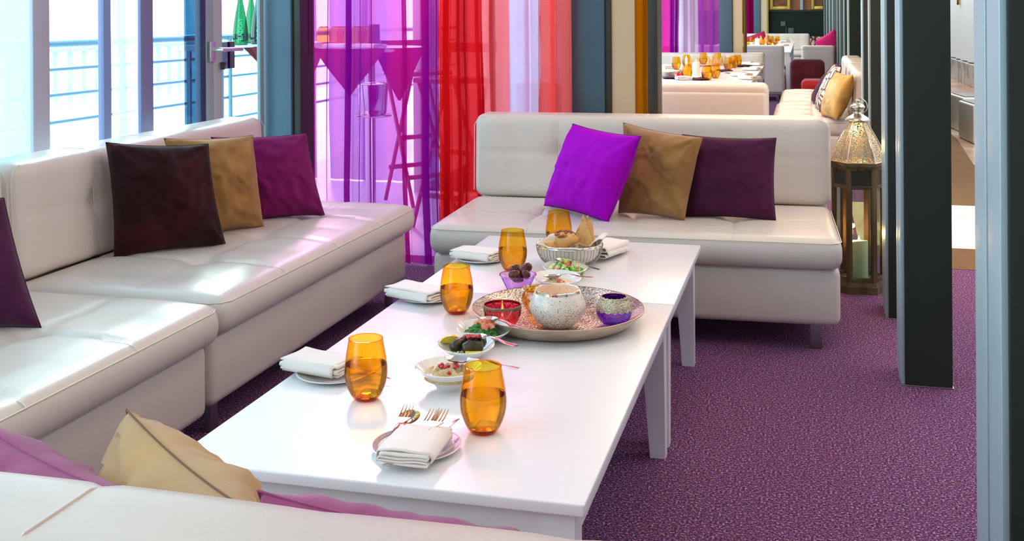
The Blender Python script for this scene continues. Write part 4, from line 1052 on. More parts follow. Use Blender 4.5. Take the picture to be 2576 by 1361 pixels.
MB().lathe([(.0668, .096), (.0662, .100), (.0657, .106), (.0640, .107), (.0625, .104)], 64).obj('rim', mat('mirror rim', (236, 238, 224), .1, 1), t, label='bright mirror finished rim')
MB().lathe([(0, .012), (.019, .012), (.019, .024), (0, .024)], 20).obj('tealight', wax, t); flame(t, (0, 0, .028), .9)
l = bpy.data.lights.new('tealight_glow', 'POINT'); l.energy = .03; l.color = (1, .6, .25); l.shadow_soft_size = .01
o = bpy.data.objects.new('tealight_glow', l); C.objects.link(o); o.location = mb_+Vector((0, 0, .05))
# red bowl with metal scallops
rb = at(1264, 820, ZT); t = thing('votive_bowl', 'crimson glass bowl with a pewter heart trim on the tray', 'bowl', rb)
redg = thin('crimson glass', (250, 60, 110), gloss=.10, edge=(200, 0, 70), rough=.06)
pewter = mat('pewter', (150, 134, 118), .35, .8, bump=(90, .4, .002))
prof = hires([(0, .001), (.026, .001), (.040, .010), (.0495, .028), (.0525, .048), (.0530, .060)], 3)
MB().lathe(prof, 56).obj('body', redg, t)
MB().lathe([(.0545, .054), (.0555, .058), (.0550, .0625), (.0525, .0625)], 56).obj('rim', pewter, t)
b = MB(); pr_r = lambda z: float(np.interp(z, [z for r, z in prof], [r for r, z in prof]))+.0012
for k in range(12):
    a0 = 2*PI*k/12; P = []
    for s in np.linspace(-1, 1, 11):
        z = .056-.026*(1-abs(s)**1.3); P.append((pr_r(z)*math.cos(a0+s*.26), pr_r(z)*math.sin(a0+s*.26), z))
    b.tube(P, .0015, 6); P = []
    for q in np.linspace(0, 2*PI, 13):
        hx = 16*math.sin(q)**3/16; hy = (13*math.cos(q)-5*math.cos(2*q)-2*math.cos(3*q)-math.cos(4*q))/16
        z = .044+hy*.0065; P.append((pr_r(z)*math.cos(a0+hx*.13), pr_r(z)*math.sin(a0+hx*.13), z))
    b.tube(P, .0008, 5)
b.obj('heart_trim', pewter, t)
MB().lathe([(0, .008), (.019, .008), (.019, .022), (0, .022)], 20).obj('tealight', wax, t); flame(t, (0, 0, .026), .9)
# amber votive
ab = at(1350, 782, ZT); t = thing('votive_bowl', 'small crackled amber glass bowl behind the white one', 'bowl', ab)
prof = hires([(0, .001), (.020, .001), (.032, .008), (.0425, .026), (.044, .042), (.038, .058), (.036, .063), (.042, .071)], 3)
MB().lathe(prof, 48, fn=lambda r, z, q: (r*(1+.012*math.sin(q*23+z*300)), z)).obj('body', thin('crackled amber', (255, 200, 60), gloss=.14, edge=(236, 140, 10), rough=.12), t)
MB().lathe([(0, .008), (.019, .008), (.019, .022), (0, .022)], 20).obj('tealight', wax, t); flame(t, (0, 0, .026), .9)
# purple votive with silver collar
pb = at(1545, 815, ZT); t = thing('votive_bowl', 'purple glass votive with an embossed silver collar at the right of the tray', 'bowl', pb)
prof = hires([(0, .001), (.024, .001), (.036, .006), (.0485, .024), (.0515, .042), (.0470, .060), (.0400, .072), (.0385, .079)], 3)
MB().lathe(prof, 56).obj('body', thin('violet glass', (178, 60, 250), gloss=.12, edge=(110, 0, 190), rough=.08), t)
cp = [(r+.0016, z) for r, z in prof if z > .046]
def sc(r, z, q): return (r*(1+.010*math.sin(q*30+z*420)), z)
silv = mat('embossed silver', (206, 194, 168), .28, .9, bump=(210, .9, .004), var=((150, 136, 112), 260, .5, .6))
b = MB(); b.lathe([(cp[0][0], .0455)]+cp[1:]+[(.0385, .0805), (.0360, .0795)], 64, fn=lambda r, z, q: (r*(1+.010*math.sin(q*30+z*420)), z-(.005*abs(math.sin(q*8)) if z < .046 else 0)))
b.obj('collar', silv, t)
b = MB()
for k in range(16): a0 = 2*PI*k/16; b.tube([(.0385*math.cos(a0), .0385*math.sin(a0), .080), (.033*math.cos(a0), .033*math.sin(a0), .0805)], [.002, .0006], 5)
b.obj('collar_teeth', silv, t)
MB().lathe([(0, .008), (.019, .008), (.019, .022), (0, .022)], 20).obj('tealight', wax, t)

# ---------------------------------------------------------------- bread basket
BK = at(1433, 668, TZ); t = thing('wire_basket', 'silver wire basket with bread, near the far end of the tables', 'basket', BK)
Rb, Hb = .118, .080
def bs(u): # profile 0..1
    return (.045+(Rb-.045)*math.sin(u*PI/2)**.85, .004+Hb*.86*(1-math.cos(u*PI/2)))
wire = MB()
P = []
us = np.linspace(0, 1, 10); dq = .068
pts = [(bs(u), -dq*(.45+.55*u)) for u in us]
for (r_, z), q in pts: P.append((r_*math.cos(q), r_*math.sin(q), z))
rt, zt = bs(1)
for q in np.linspace(-dq, dq, 7)[1:-1]: P.append((rt*math.cos(q), rt*math.sin(q), zt+.010*math.cos(q/dq*PI/2)))
for (r_, z), q in reversed(pts): P.append((r_*math.cos(-q), r_*math.sin(-q), z))
w0 = MB().tube(P, .00105, 6).obj('wire_loop', mat('wire', (168, 158, 148), .3, .8), t)
for k in range(1, 26):
    c_ = w0.copy(); C.objects.link(c_); c_.parent = t; c_.rotation_euler = (0, 0, 2*PI*k/26)
b = MB(); b.tube([((Rb+.001)*math.cos(q), (Rb+.001)*math.sin(q), Hb*.86+.008) for q in np.linspace(0, 2*PI, 64, False)], .0022, 6, closed=True); b.obj('rim_wire', chrome, t)
b = MB(); b.lathe([(0, .002), (.046, .002), (.047, .005), (.0, .006)], 40); b.obj('base', chrome, t)
liner = thing('cloth_liner', 'cream cloth lining the bread basket with its corners over the rim', 'napkin', BK+Vector((0, 0, .004)))
b = MB(); V = []; Fc = []; nr, nq = 16, 96
for j in range(nr+1):
    u = j/nr
    for i in range(nq):
        q = 2*PI*i/nq; sq = abs(math.cos(2*(q-.5)))**1.2; ext = 1.0+.16*sq
        if u <= .82: r_, z = bs(u/.82*.98); r_ = max(.0, (r_-.007)*(1 if j else 0)); z = z+.004
        else:
            k = (u-.82)/.18; r_, z = bs(.98); r_ = r_-.007+k*.006*ext; z = z+.004+.006*math.sin(k*PI)+.016*k*sq*(.6+.6*math.sin(q*3+1))-.004*k*(1-sq)
        wv = .0025*math.sin(q*17+u*4)*u+.003*noise.noise(Vector((q*2, u*5, 3)))
        V.append(((r_+wv)*math.cos(q), (r_+wv)*math.sin(q), z+.4*wv))
for j in range(nr):
    for i in range(nq): Fc.append((j*nq+i, j*nq+(i+1) % nq, (j+1)*nq+(i+1) % nq, (j+1)*nq+i))
b.add(V, Fc).obj('cloth', napkinm, liner, auto=False)
b = MB(); fl = ribbon([(0, 0), (.02, .012), (.035, .028), (.052, .038), (.066, .036)], .11, .003, wob=.006, seed=4)
fl.obj('corner', napkinm, liner, auto=False, loc=(.058, -.02, .062))
breadm = mat('bread crust', (178, 106, 46), .6, var=((120, 62, 28), 16, .42, .64), bump=(50, .5, .006))
pita = mat('flat bread', (226, 176, 112), .75, var=((180, 116, 60), 38, .5, .68), bump=(60, .4, .003))
t2 = thing('bread_roll', 'round crusty bread roll with seeds on top in the basket', 'food', BK+Vector((-.004, -.030, .100)))
b = MB(); blob(b, (0, 0, 0), (.043, .040, .031), 5, (32, 20), .05); b.obj('crumb', mat('roll crust light', (206, 142, 72), .55, bump=(60, .3, .004), var=((226, 170, 100), 14, .4, .6)), t2, auto=False)
b = MB(); r = random.Random(5)
for k in range(70):
    q = r.uniform(0, 2*PI); th = r.uniform(0, 1.05); c_ = Vector((math.sin(th)*math.cos(q)*.043-.006, math.sin(th)*math.sin(q)*.040-.004, math.cos(th)*.031)); blob(b, c_, (.006, .006, .0035), k, (7, 5), .3)
b.obj('cheese_crust', mat('brown cheese crust', (130, 66, 40), .5, var=((176, 104, 60), 60, .42, .6)), t2, kind='stuff')
b = MB()
for k in range(14):
    q = r.uniform(0, 2*PI); th = r.uniform(.5, 1.4); c_ = Vector((math.sin(th)*math.cos(q)*.044, math.sin(th)*math.sin(q)*.041, math.cos(th)*.032)); blob(b, c_, (.003, .003, .002), k, (6, 4), .2)
b.obj('seed', mat('pale seed', (240, 214, 160), .5), t2, kind='stuff')
def wedge(label, c, w_, h_, az, lean, seed, roll=0, th=.006):
    V = []; Fc = []; n = 12
    for s in (0, 1):
        for j in range(n+1):
            for i in range(n+1):
                u = (i/n-.5)*(1-j/n)*w_; v = j/n*h_; bend = .010*noise.noise(Vector((u*20, v*20, seed)))+.012*(v/h_)*(v/h_)
                V.append((u, (th if s else 0)+bend, v-.006*(1-(2*i/n-1)**2)*(1-j/n)))
        o = s*(n+1)**2
        for j in range(n):
            for i in range(n): q = (o+j*(n+1)+i, o+j*(n+1)+i+1, o+(j+1)*(n+1)+i+1, o+(j+1)*(n+1)+i); Fc.append(q if not s else q[::-1])
    m_ = (n+1)**2
    for j in range(n):
        Fc.append((j*(n+1), (j+1)*(n+1), m_+(j+1)*(n+1), m_+j*(n+1))); a = j*(n+1)+n; Fc.append((a, m_+a, m_+a+n+1, a+n+1))
    for i in range(n): Fc.append((i, m_+i, m_+i+1, i+1))
    b = MB().add(V, Fc); b.xf(Matrix.Rotation(az, 4, 'Z') @ Matrix.Rotation(-lean, 4, 'X') @ Matrix.Rotation(roll, 4, 'Y'))
    return tag(b.obj('flatbread_wedge', pita, loc=c, auto=False), label, 'food', 'flatbread wedges')
wedge('front flatbread triangle standing in the bread basket', BK+Vector((.048, -.004, .072)), .085, .110, .35, .05, 1, .06)
wedge('flatbread triangle just behind the front one in the basket', BK+Vector((.056, .016, .073)), .080, .104, .5, .0, 2, .12)
wedge('flatbread piece farthest back in the basket', BK+Vector((.062, .030, .062)), .07, .10, .6, -.05, 4, .16)
b = MB(); blob(b, (0, 0, 0), (.036, .030, .011), 15, (20, 12), .25); tag(b.obj('bread_slice', pita, loc=BK+Vector((-.050, -.014, .078)), auto=False), 'flat piece of bread at the left of the roll', 'food')
b = MB(); blob(b, (0, 0, 0), (.038, .026, .014), 18, (24, 12), .25); tag(b.obj('bread_slice', mat('seeded brown bread', (176, 140, 104), .8, var=((112, 80, 60), 90, .45, .6)), loc=BK+Vector((.046, -.052, .076)), auto=False), 'seeded brown bread piece at the right of the roll', 'food')

# ================================================================ LANTERN
c_ = at(2163, 741, 0); LN = thing('lantern', 'tall hexagonal wooden lantern with a pierced silver roof beside the sofa', 'lantern', (c_.x, c_.y+.115, 0), math.radians(6))
lw = mat('dark carved wood', (104, 86, 60), .75, var=((70, 56, 36), 14, .4, .62), bump=(40, .5, .004), scale3=(1, 1, .25))
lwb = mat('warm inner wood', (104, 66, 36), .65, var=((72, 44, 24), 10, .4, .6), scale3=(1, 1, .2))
def hexpts(R, z, off=PI/6): return [(R*math.cos(off+k*PI/3+PI/6), R*math.sin(off+k*PI/3+PI/6), z) for k in range(6)]
def hexprism(b, R0, z0, R1, z1, Ri=None):
    v = hexpts(R0, z0)+hexpts(R1, z1)
    f = [(i, (i+1) % 6, (i+1) % 6+6, i+6) for i in range(6)]+[(5, 4, 3, 2, 1, 0), (6, 7, 8, 9, 10, 11)]; return b.add(v, f)
hexprism(MB(), .140, 0, .140, .035).obj('base', lw, LN, False)
hexprism(MB(), .134, .035, .128, .055).obj('base_moulding', lw, LN, False)
hexprism(MB(), .128, .600, .132, .612).obj('top_plate', lw, LN, False)
hexprism(MB(), .138, .612, .138, .626).obj('top_moulding', lw, LN, False)
for k in range(6):
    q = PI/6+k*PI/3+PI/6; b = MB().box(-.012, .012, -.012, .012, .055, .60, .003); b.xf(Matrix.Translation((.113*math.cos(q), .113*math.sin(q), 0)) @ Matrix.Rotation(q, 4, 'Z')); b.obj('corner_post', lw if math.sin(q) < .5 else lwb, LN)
    a, c2 = Vector(hexpts(.116, 0)[k]), Vector(hexpts(.116, 0)[(k+1) % 6]); mid = (a+c2)/2; d = (c2-a); an = math.atan2(d.y, d.x); ln = d.length-.024
    T_ = Matrix.Translation(mid) @ Matrix.Rotation(an, 4, 'Z')
    MB().box(-ln/2, ln/2, -.006, .006, .055, .075, .002).xf(T_).obj('lower_rail', lw, LN); MB().box(-ln/2, ln/2, -.006, .006, .50, .518, .002).xf(T_).obj('upper_rail', lw, LN)
    b = MB().box(-ln/2, ln/2, -.003, .003, .518, .60)
    b.xf(T_).obj('fret_panel', mat('dark pressed metal', (60, 62, 56), .45, .6, bump=(110, 1.0, .006)), LN, False)
    MB().box(-ln/2, ln/2, -.001, .001, .075, .50).xf(T_).obj('glass_pane', thin('lantern glass', (236, 244, 236), gloss=.04, edge=(180, 214, 200)), LN, False)
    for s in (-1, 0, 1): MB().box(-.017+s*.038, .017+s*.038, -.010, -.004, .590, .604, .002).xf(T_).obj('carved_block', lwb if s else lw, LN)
# pierced roof: concave hexagonal faces
prf = [(.130, .626), (.122, .660), (.103, .706), (.080, .750), (.060, .785), (.046, .812), (.040, .826)]
def pierced():
    m, nt, b, L = newmat('pierced silver'); t = nt.nodes.new('ShaderNodeTexCoord'); out = nt.nodes['Material Output']
    v = nt.nodes.new('ShaderNodeTexVoronoi'); v.feature = 'DISTANCE_TO_EDGE'; v.inputs['Scale'].default_value = 100; L(t.outputs['Object'], v.inputs['Vector'])
    gt = nt.nodes.new('ShaderNodeMath'); gt.operation = 'GREATER_THAN'; gt.inputs[1].default_value = .13; L(v.outputs['Distance'], gt.inputs[0])
    b.inputs['Base Color'].default_value = lin((206, 196, 172)); b.inputs['Metallic'].default_value = .9; b.inputs['Roughness'].default_value = .3
    tr_ = nt.nodes.new('ShaderNodeBsdfTransparent'); mx = nt.nodes.new('ShaderNodeMixShader'); L(gt.outputs[0], mx.inputs[0]); L(b.outputs[0], mx.inputs[1]); L(tr_.outputs[0], mx.inputs[2]); L(mx.outputs[0], out.inputs[0])
    return m
pm = pierced(); sil = mat('lantern silver', (206, 200, 186), .25, .95)
for k in range(6):
    V = []; n_ = 8
    for (R_, z) in prf:
        a, c2 = Vector(hexpts(R_, z)[k]), Vector(hexpts(R_, z)[(k+1) % 6])
        for i in range(n_+1): V.append(a.lerp(c2, i/n_))
    MB().add(V, [(j*(n_+1)+i, j*(n_+1)+i+1, (j+1)*(n_+1)+i+1, (j+1)*(n_+1)+i) for j in range(len(prf)-1) for i in range(n_)]).obj('roof_panel', pm, LN)
    MB().tube([Vector(hexpts(R_*1.005, z)[k]) for R_, z in prf], .004, 6).obj('roof_rib', sil, LN)
MB().tube(hexpts(.131, .627), .003, 6, closed=True).obj('roof_edge', sil, LN)
MB().lathe(hires([(.058, .822), (.058, .828), (.050, .838), (.034, .848), (.022, .856), (.017, .864), (.019, .872), (.030, .880), (.036, .887), (.034, .895), (.024, .903), (.013, .907), (.010, .912), (.0125, .919), (.008, .926), (0, .929)], 3), 36).obj('finial', sil, LN)
b = MB(); b.tube([(.010+.036*math.cos(q), 0, .893+.036*math.sin(q)) for q in np.linspace(0, 2*PI, 32, False)], .0025, 6, closed=True); b.xf(Matrix.Rotation(-.1, 4, 'Z')); b.obj('carry_ring', sil, LN)
cl = at(2162, 712, .058); cd = thing('candle', 'thick lit white pillar candle burning inside the lantern', 'candle', (LN.location.x+.002, LN.location.y-.004, .056))
cwx = mat('candle wax', (226, 232, 214), .35, sss=.5)
b = MB(); n_ = 40
b.lathe([(0, 0), (.042, 0), (.043, .004), (.0425, .12), (.043, .165), (.0415, .176), (.037, .176), (.034, .166), (.020, .160), (0, .159)], n_, fn=lambda r, z, q: (r, z+(.012*max(0, math.sin(q+2.6)) if z > .16 and r > .03 else 0)))
b.obj('wax', cwx, cd)
b = MB(); b.tube([(-.043, -.008, .17), (-.0445, -.010, .12), (-.044, -.010, .06)], [.004, .003, .0045], 8); b.obj('wax_drip', cwx, cd)
flame(cd, (0, 0, .166), 1.5)
for k, (dx, dy) in enumerate(((-.075, -.03), (-.055, -.062), (.05, -.07))):
    tag(MB().lathe([(0, 0), (.022, 0), (.024, .004), (.018, .008), (0, .009)], 16).obj('pebble', mat('white pebble', (214, 222, 212), .5), loc=(LN.location.x+dx, LN.location.y+dy, .0555)), ('pale pebble at the left inside the lantern', 'pale pebble at the front left inside the lantern', 'pale pebble at the front right inside the lantern')[k], 'pebble', 'pebbles in the lantern')
l = bpy.data.lights.new('candle_light', 'POINT'); l.energy = 2.2; l.color = (1, .55, .2); l.shadow_soft_size = .012
o = bpy.data.objects.new('candle_light', l); C.objects.link(o); o.location = cd.location+Vector((0, 0, .215))
l = bpy.data.lights.new('lantern_roof_fill', 'POINT'); l.energy = 2.5; l.color = (1, .6, .2); l.shadow_soft_size = .02  # added glow inside the pierced roof, on top of the candle's light
o = bpy.data.objects.new('lantern_roof_fill', l); C.objects.link(o); o.location = (LN.location.x, LN.location.y, .70)


# ================================================================ TERRACE BAR TABLES
def high_table(label, c, r_, z=1.14, sq=False):
    t = thing('high_table', label, 'table', (c[0], c[1], 0))
    if sq: MB().box(-r_, r_, -.35, .35, z-.04, z, .004).obj('tabletop', mat('white metal top', (226, 232, 236), .3), t)
    else: MB().lathe([(0, z-.03), (r_, z-.03), (r_+.004, z-.015), (r_, z), (0, z)], 48).obj('tabletop', MATS.get('white metal top') or mat('white metal top', (226, 232, 236), .3), t)
    MB().tube([(0, 0, .02), (0, 0, z-.03)], .035, 20).obj('pole', mat('pole silver', (200, 200, 206), .25, .8), t)
    MB().lathe([(0, 0), (.24, 0), (.24, .012), (.05, .03), (0, .03)], 36).obj('foot', MATS['pole silver'], t)
    return t
c0 = aty(930, 118, 7.0)
high_table('round high table on a single pole seen through the purple curtain', (c0.x, c0.y), .38, c0.z)
redc = mat('red runner', (150, 22, 26), .6, var=((180, 60, 40), 20, .45, .6))
clothp = mat('dark red cloth', (140, 16, 40), .6)
def cloth_tri(label, c, w_, drop, az, m, z):
    V = []; n_ = 10
    for j in range(n_+1):
        for i in range(n_+1):
            u = (i/n_-.5)*w_*(1-j/n_*.96); V.append((u, -.004-.012*math.sin(u*30)*j/n_, -drop*j/n_))
    b = MB().add(V, [(j*(n_+1)+i, j*(n_+1)+i+1, (j+1)*(n_+1)+i+1, (j+1)*(n_+1)+i) for j in range(n_) for i in range(n_)])
    b.xf(Matrix.Rotation(az, 4, 'Z')); o = b.obj('cloth_corner', m, loc=(c[0], c[1], z), label=label, cat='tablecloth', group='red cloths on the high tables', auto=False); return o
cz = c0.z
cloth_tri('dark red cloth point hanging at the front of the round high table', (c0.x+.02, c0.y-.39), .50, .30, 0, clothp, cz)
cloth_tri('dark red cloth point hanging at the left of the round high table', (c0.x-.33, c0.y-.22), .40, .24, -.7, clothp, cz)
cloth_tri('dark red cloth point hanging at the right of the round high table', (c0.x+.30, c0.y-.24), .36, .34, .7, clothp, cz)
gg = 'upside down tumblers on the round high table'
for k in range(5):
    t = tumbler(('first', 'second', 'third', 'fourth', 'fifth')[k]+' upside down amber tumbler from the left on the high table', (c0.x-.29+.075*k, c0.y-.10+.04*(k % 2), cz+.142), 0, gg, 24); t.rotation_euler = (PI, 0, 0)
napkin('folded napkin on the round high table, left of the pole', (c0.x-.12, c0.y-.25, cz), 1.5, .12, .18, seed=21, group='napkins on the high table')
napkin('folded napkin on the round high table, right of the pole', (c0.x+.10, c0.y-.25, cz), 1.3, .12, .2, seed=22, group='napkins on the high table')
tag(MB().lathe([(0, 0), (.04, 0), (.042, .004), (.038, .15), (.036, .152), (0, .152)], 24).obj('blue_cup', mat('blue grey holder', (70, 84, 120), .4), loc=(c0.x+.0, c0.y+.08, cz)), 'blue grey cylinder standing on the round high table', 'holder')
# ice bucket on a stand
c1 = aty(938, 288, 6.55); ib = thing('ice_bucket', 'silver ice bucket on a tall stand behind the purple curtain', 'bucket', (c1.x, c1.y, 0))
zb = c1.z
MB().lathe([(0, zb), (.075, zb), (.085, zb+.01), (.098, zb+.19), (.104, zb+.195), (.098, zb+.20), (.090, zb+.19), (.07, zb+.02), (0, zb+.02)], 40).obj('bucket', chrome, ib)
MB().lathe([(0, zb-.012), (.115, zb-.012), (.12, zb-.004), (.115, zb), (0, zb)], 40).obj('plate', chrome, ib)
MB().tube([(0, 0, .01), (0, 0, zb)], .012, 12).obj('stem', chrome, ib)
MB().lathe([(0, 0), (.13, 0), (.13, .01), (.02, .03), (0, .03)], 30).obj('foot', chrome, ib)
# folding stool
wst = mat('stool wood', (120, 60, 44), .5)
def bar_stool(label, c, az, hs=.95):
    t = thing('bar_stool', label, 'stool', (c[0], c[1], 0), az); 
    MB().box(-.19, .19, -.17, .17, hs-.03, hs, .006).obj('seat', wst, t)
    MB().tube([(-.19, .16, hs), (-.19, .20, hs+.22)], .013, 8).obj('back_post', wst, t); MB().tube([(.19, .16, hs), (.19, .20, hs+.22)], .013, 8).obj('back_post', wst, t)
    MB().box(-.2, .2, .19, .21, hs+.16, hs+.22, .004).obj('back_rail', wst, t)
    for sx in (-1, 1):
        MB().tube([(sx*.17, -.20, 0), (sx*.17, .15, hs-.03)], .014, 8).obj('leg', wst, t); MB().tube([(sx*.15, .22, 0), (sx*.15, -.15, hs-.03)], .014, 8).obj('leg', wst, t)
    for (y, z) in ((-.12, .2), (.13, .25), (-.02, hs*.5)): MB().box(-.17, .17, y-.012, y+.012, z-.016, z+.016, .003).obj('stretcher', wst, t)
    return t
c2 = aty(1000, 300, 7.3); bar_stool('dark folding bar stool with crossed legs behind the purple curtain', (c2.x+.04, 7.62), .9)
c3 = aty(1094, 300, 6.8); bar_stool('second bar stool nearer the red curtain in the terrace recess', (c3.x+.12, 6.8), -.4)
# left table with bottles
c4 = atx(585, 113, -3.42)
ht = thing('high_table', 'white high table with green bottles outside the glass door', 'table', (-3.42, c4.y+.50, 0))
MB().box(-.30, .30, -.62, .40, c4.z-.035, c4.z, .004).obj('tabletop', mat('white metal top', (226, 232, 236), .3), ht)
yl = atx(652, 200, -3.42).y-(c4.y+.50)
for (x, y) in ((-.27, -.55), (.27, yl), (-.27, yl)): MB().box(x-.011, x+.011, y-.011, y+.011, 0, c4.z-.035, .003).obj('leg', alu, ht)
grn = thin('green bottle glass', (64, 166, 124), gloss=.08, edge=(0, 84, 66), rough=.04)
grnb = thin('teal green bottle glass', (40, 140, 124), gloss=.12, edge=(0, 66, 64), rough=.04)
def bottle(label, px, py, m, letters, x):
    p = atx(px, py, x); t = thing('glass_bottle', label, 'bottle', (p.x, p.y, c4.z), -.9, 'green bottles on the high table')
    prof = hires([(0, .006), (.036, 0), (.044, .004), (.0465, .02), (.0460, .07), (.0400, .13), (.0290, .20), (.0185, .255), (.0140, .29), (.0135, .315), (.0150, .317), (.0150, .33), (0, .33)], 3)
    MB().lathe(prof, 40).obj('body', m, t)
    MB().lathe([(.0158, .312), (.0162, .335), (.0, .337)], 24).obj('cap', mat('green cap', (20, 110, 70), .35), t)
    tag(MB().box(-.003, .0, -.012, .012, .02, .07).xf(Matrix.Rotation(2.6, 4, 'Z') @ Matrix.Translation((.0475, 0, 0))).obj('label', mat('blue white label', (150, 190, 230), .5), t, False))
    if letters:
        cu = bpy.data.curves.new('lettering', 'FONT'); cu.body = letters; cu.size = .036; cu.extrude = .0006; cu.space_character = 1.05
        fo = bpy.data.objects.new('tmp', cu); C.objects.link(fo); bpy.context.view_layer.update()
        me = bpy.data.meshes.new_from_object(fo.evaluated_get(bpy.context.evaluated_depsgraph_get())); bpy.data.objects.remove(fo)
        me.name = 'lettering'
        zs = [q[1] for q in prof]; rs_ = [q[0] for q in prof]
        for v in me.vertices:
            s_, hgt, dep = v.co.x, v.co.y, v.co.z; z = .03+s_; R_ = float(np.interp(z, zs, rs_))+.0008+dep; a = -.25-hgt/.046+.35
            v.co = Vector((R_*math.cos(a), R_*math.sin(a), z))
        me.materials.clear(); me.materials.append(mat('embossed glass', (120, 240, 170), .2, spec=.8))
        o = bpy.data.objects.new('lettering', me); C.objects.link(o); o.parent = t
bottle('green glass bottle at the left on the terrace table', 605, 110, grn, 'BADOIT', -3.36)
bottle('teal green bottle closest to the slate column', 650, 112, grnb, 'BADOIT', -3.34)
bottle('green bottle standing behind the other two', 632, 104, grn, None, -3.50)
V = []; n_ = 12
for j in range(n_+1):
    for i in range(n_+1):
        u = i/n_; v = j/n_; V.append((.02*math.sin(u*9)*(1-v), (u*.34)*(1-v*.8)+v*.27, -v*.42*(.35+.65*u)))
b = MB().add(V, [(j*(n_+1)+i, j*(n_+1)+i+1, (j+1)*(n_+1)+i+1, (j+1)*(n_+1)+i) for j in range(n_) for i in range(n_)])
b.obj('red_cloth', redc, loc=(-3.11, atx(612, 125, -3.11).y, c4.z-.003), label='dark red cloth hanging off the terrace table under the bottles', cat='tablecloth', auto=False)

# ================================================================ SECOND AND THIRD TABLE SETTINGS
Z2 = .72
tmp = [(1701, 175, 0), (1727, 168, 0), (1728, 199, .07), (1769, 162, 0), (1778, 202, .08), (1799, 197, .07), (1805, 163, .07), (1832, 177, .075), (1846, 171, .075), (1855, 168, .07)]
lbs = ['at the left end', 'behind the leftmost pair', 'in front on the left, by the white candle', 'beside the bread wedges', 'in front right of the white candle', 'tall looking at the front centre', 'by the second bread fan', 'at the right side facing the napkins', 'far right, rear pair left', 'far right, rear pair right']
src = None
def cp(px, py, lab, group, z=Z2):
    global src
    p = at(px, py, z)
    if src is None: src = tumbler(lab, p, .075, group, 24); return src
    return dup(src, p, 0, lab, group)
for (px, py, fl), lb in zip(tmp, lbs): cp(px, py, 'amber tumbler on the second dining table, '+lb, 'tumblers on the second table')
t3 = [(1880, 117), (1892, 109), (1918, 117), (1935, 117), (1941, 108), (1951, 114), (1956, 108), (1931, 106)]
lb3 = ['at the left edge', 'second from the left at the back', 'in front of the middle candle', 'front row, third from the right', 'back row centre', 'front row at the right end', 'back row at the right end', 'in the middle of the cluster']
for (px, py), lb in zip(t3, lb3): cp(px, py, 'amber tumbler on the third dining table, '+lb, 'tumblers on the third table')
def candle(label, p, r_, h):
    t = thing('candle', label, 'candle', p); MB().lathe([(0, 0), (r_, 0), (r_, h), (r_*.9, h+.003), (r_*.5, h-.004), (0, h-.004)], 24).obj('wax', wax, t); flame(t, (0, 0, h), 1.1); return t
candle('fat white candle in the middle of the second dining table', at(1751, 190, Z2), .038, .135)
candle('slim white candle left of the fat one on the second table', at(1727, 178, Z2), .014, .14)
candle('white candle among the tumblers of the third table', at(1905, 115, Z2), .045, .14)
for k, (px, py, rz, lb) in enumerate(((1885, 200, .9, 'nearest the beige sofa back'), (1865, 192, 1.1, 'left of the nearest one'), (1890, 177, 1.3, 'in the middle of the right side'), (1900, 165, 1.2, 'near the far end, right side'), (1875, 163, 1.3, 'at the far end'), (1720, 201, .3, 'front left beside the tumblers'), (1688, 172, .2, 'far left beside the pink curtain'))):
    p = at(px, py, Z2); dup(n1, (p.x, p.y, Z2+.002), rz, 'folded napkin on the second dining table, '+lb, 'napkins on the second table').scale = (1.2, 1.2, 1.2)
for k, (px, py, lb) in enumerate(((1974, 107, 'at the right edge'), (1969, 116, 'in front at the right'), (1962, 108, 'toward the far end'), (1891, 111, 'upright at the left'), (1912, 109, 'upright in the middle'))):
    p = at(px, py, Z2); dup(n1, (p.x, p.y, Z2+.002), .8, 'folded napkin on the third dining table, '+lb, 'napkins on the third table').scale = (1.3, 1.3, 1.3)
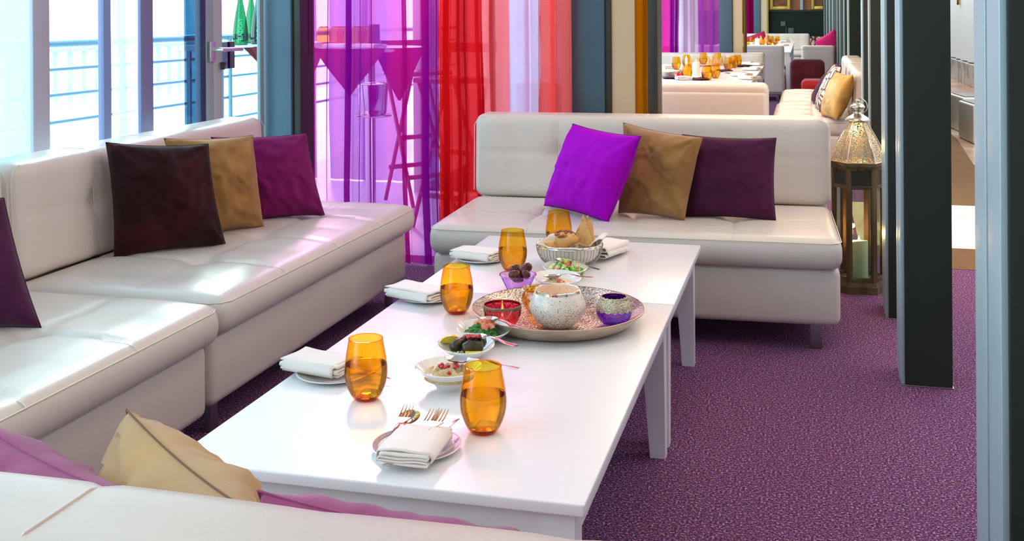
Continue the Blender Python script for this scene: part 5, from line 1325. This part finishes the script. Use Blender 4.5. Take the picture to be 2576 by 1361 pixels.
plum = mat('plum napkin', (70, 20, 44), .8)
for k, (px, py, lb) in enumerate(((1692, 198, 'at the front left'), (1760, 201, 'right of the slim candle'), (1820, 180, 'in the centre right'), (1868, 168, 'at the far end'))):
    p = at(px, py, Z2); b = MB(); blob(b, (0, 0, 0), (.09, .11, .014), k+30, (16, 8), .3); tag(b.obj('plum_cloth', plum, loc=p+Vector((0, 0, .012)), auto=False), 'dark plum cloth on the second dining table '+lb, 'cloth', 'plum cloths on the second table')
p = at(1675, 195, Z2); t = thing('salad_bowl', 'silver rimmed bowl at the left front of the second table', 'bowl', p)
MB().lathe([(0, 0), (.05, 0), (.12, .045), (.135, .06), (.132, .062), (.115, .045), (.05, .006), (0, .006)], 40).obj('body', porcelain, t)
MB().lathe([(.132, .058), (.137, .060), (.136, .064), (.131, .063)], 40, closed=True).obj('rim', brass, t)
for k, (px, py) in enumerate(((1745, 158), (1752, 157), (1790, 154), (1797, 154), (1804, 155), (1813, 153))):
    p = at(px, py+9, Z2+.012); wedge('flatbread wedge on the second dining table, '+('left fan front', 'left fan rear', 'right fan, leftmost', 'right fan, second', 'right fan, third', 'right fan, rightmost')[k], p, .09, .12, .2+.1*k, .1, k+20, (-.3, .2, -.35, -.1, .15, .4)[k], .008)
for k, (px, py) in enumerate(((1775, 160), (1850, 178))):
    p = at(px, py+6, Z2); plate('plate on the second dining table, '+('behind the candle', 'right of the tumblers')[k], p, .13, 'plates on the second table')
p = at(1711, 195, Z2); t = thing('votive_bowl', 'small magenta and white glass votive at the front of the second table', 'bowl', p)
MB().lathe(hires([(0, 0), (.02, 0), (.034, .02), (.036, .036), (.028, .05)], 3), 24).obj('body', redg, t); MB().lathe([(.029, .046), (.031, .05), (.034, .075), (.033, .076)], 24).obj('collar', silv, t)
for k, (px, py) in enumerate(((1916, 108), (1925, 106))):
    wedge('flatbread wedge on the third dining table, '+('left one', 'right one')[k], at(px, py, Z2+.02), .12, .16, .2, .1, k+40, .3*k-.1, .01)
bpy.context.view_layer.update()
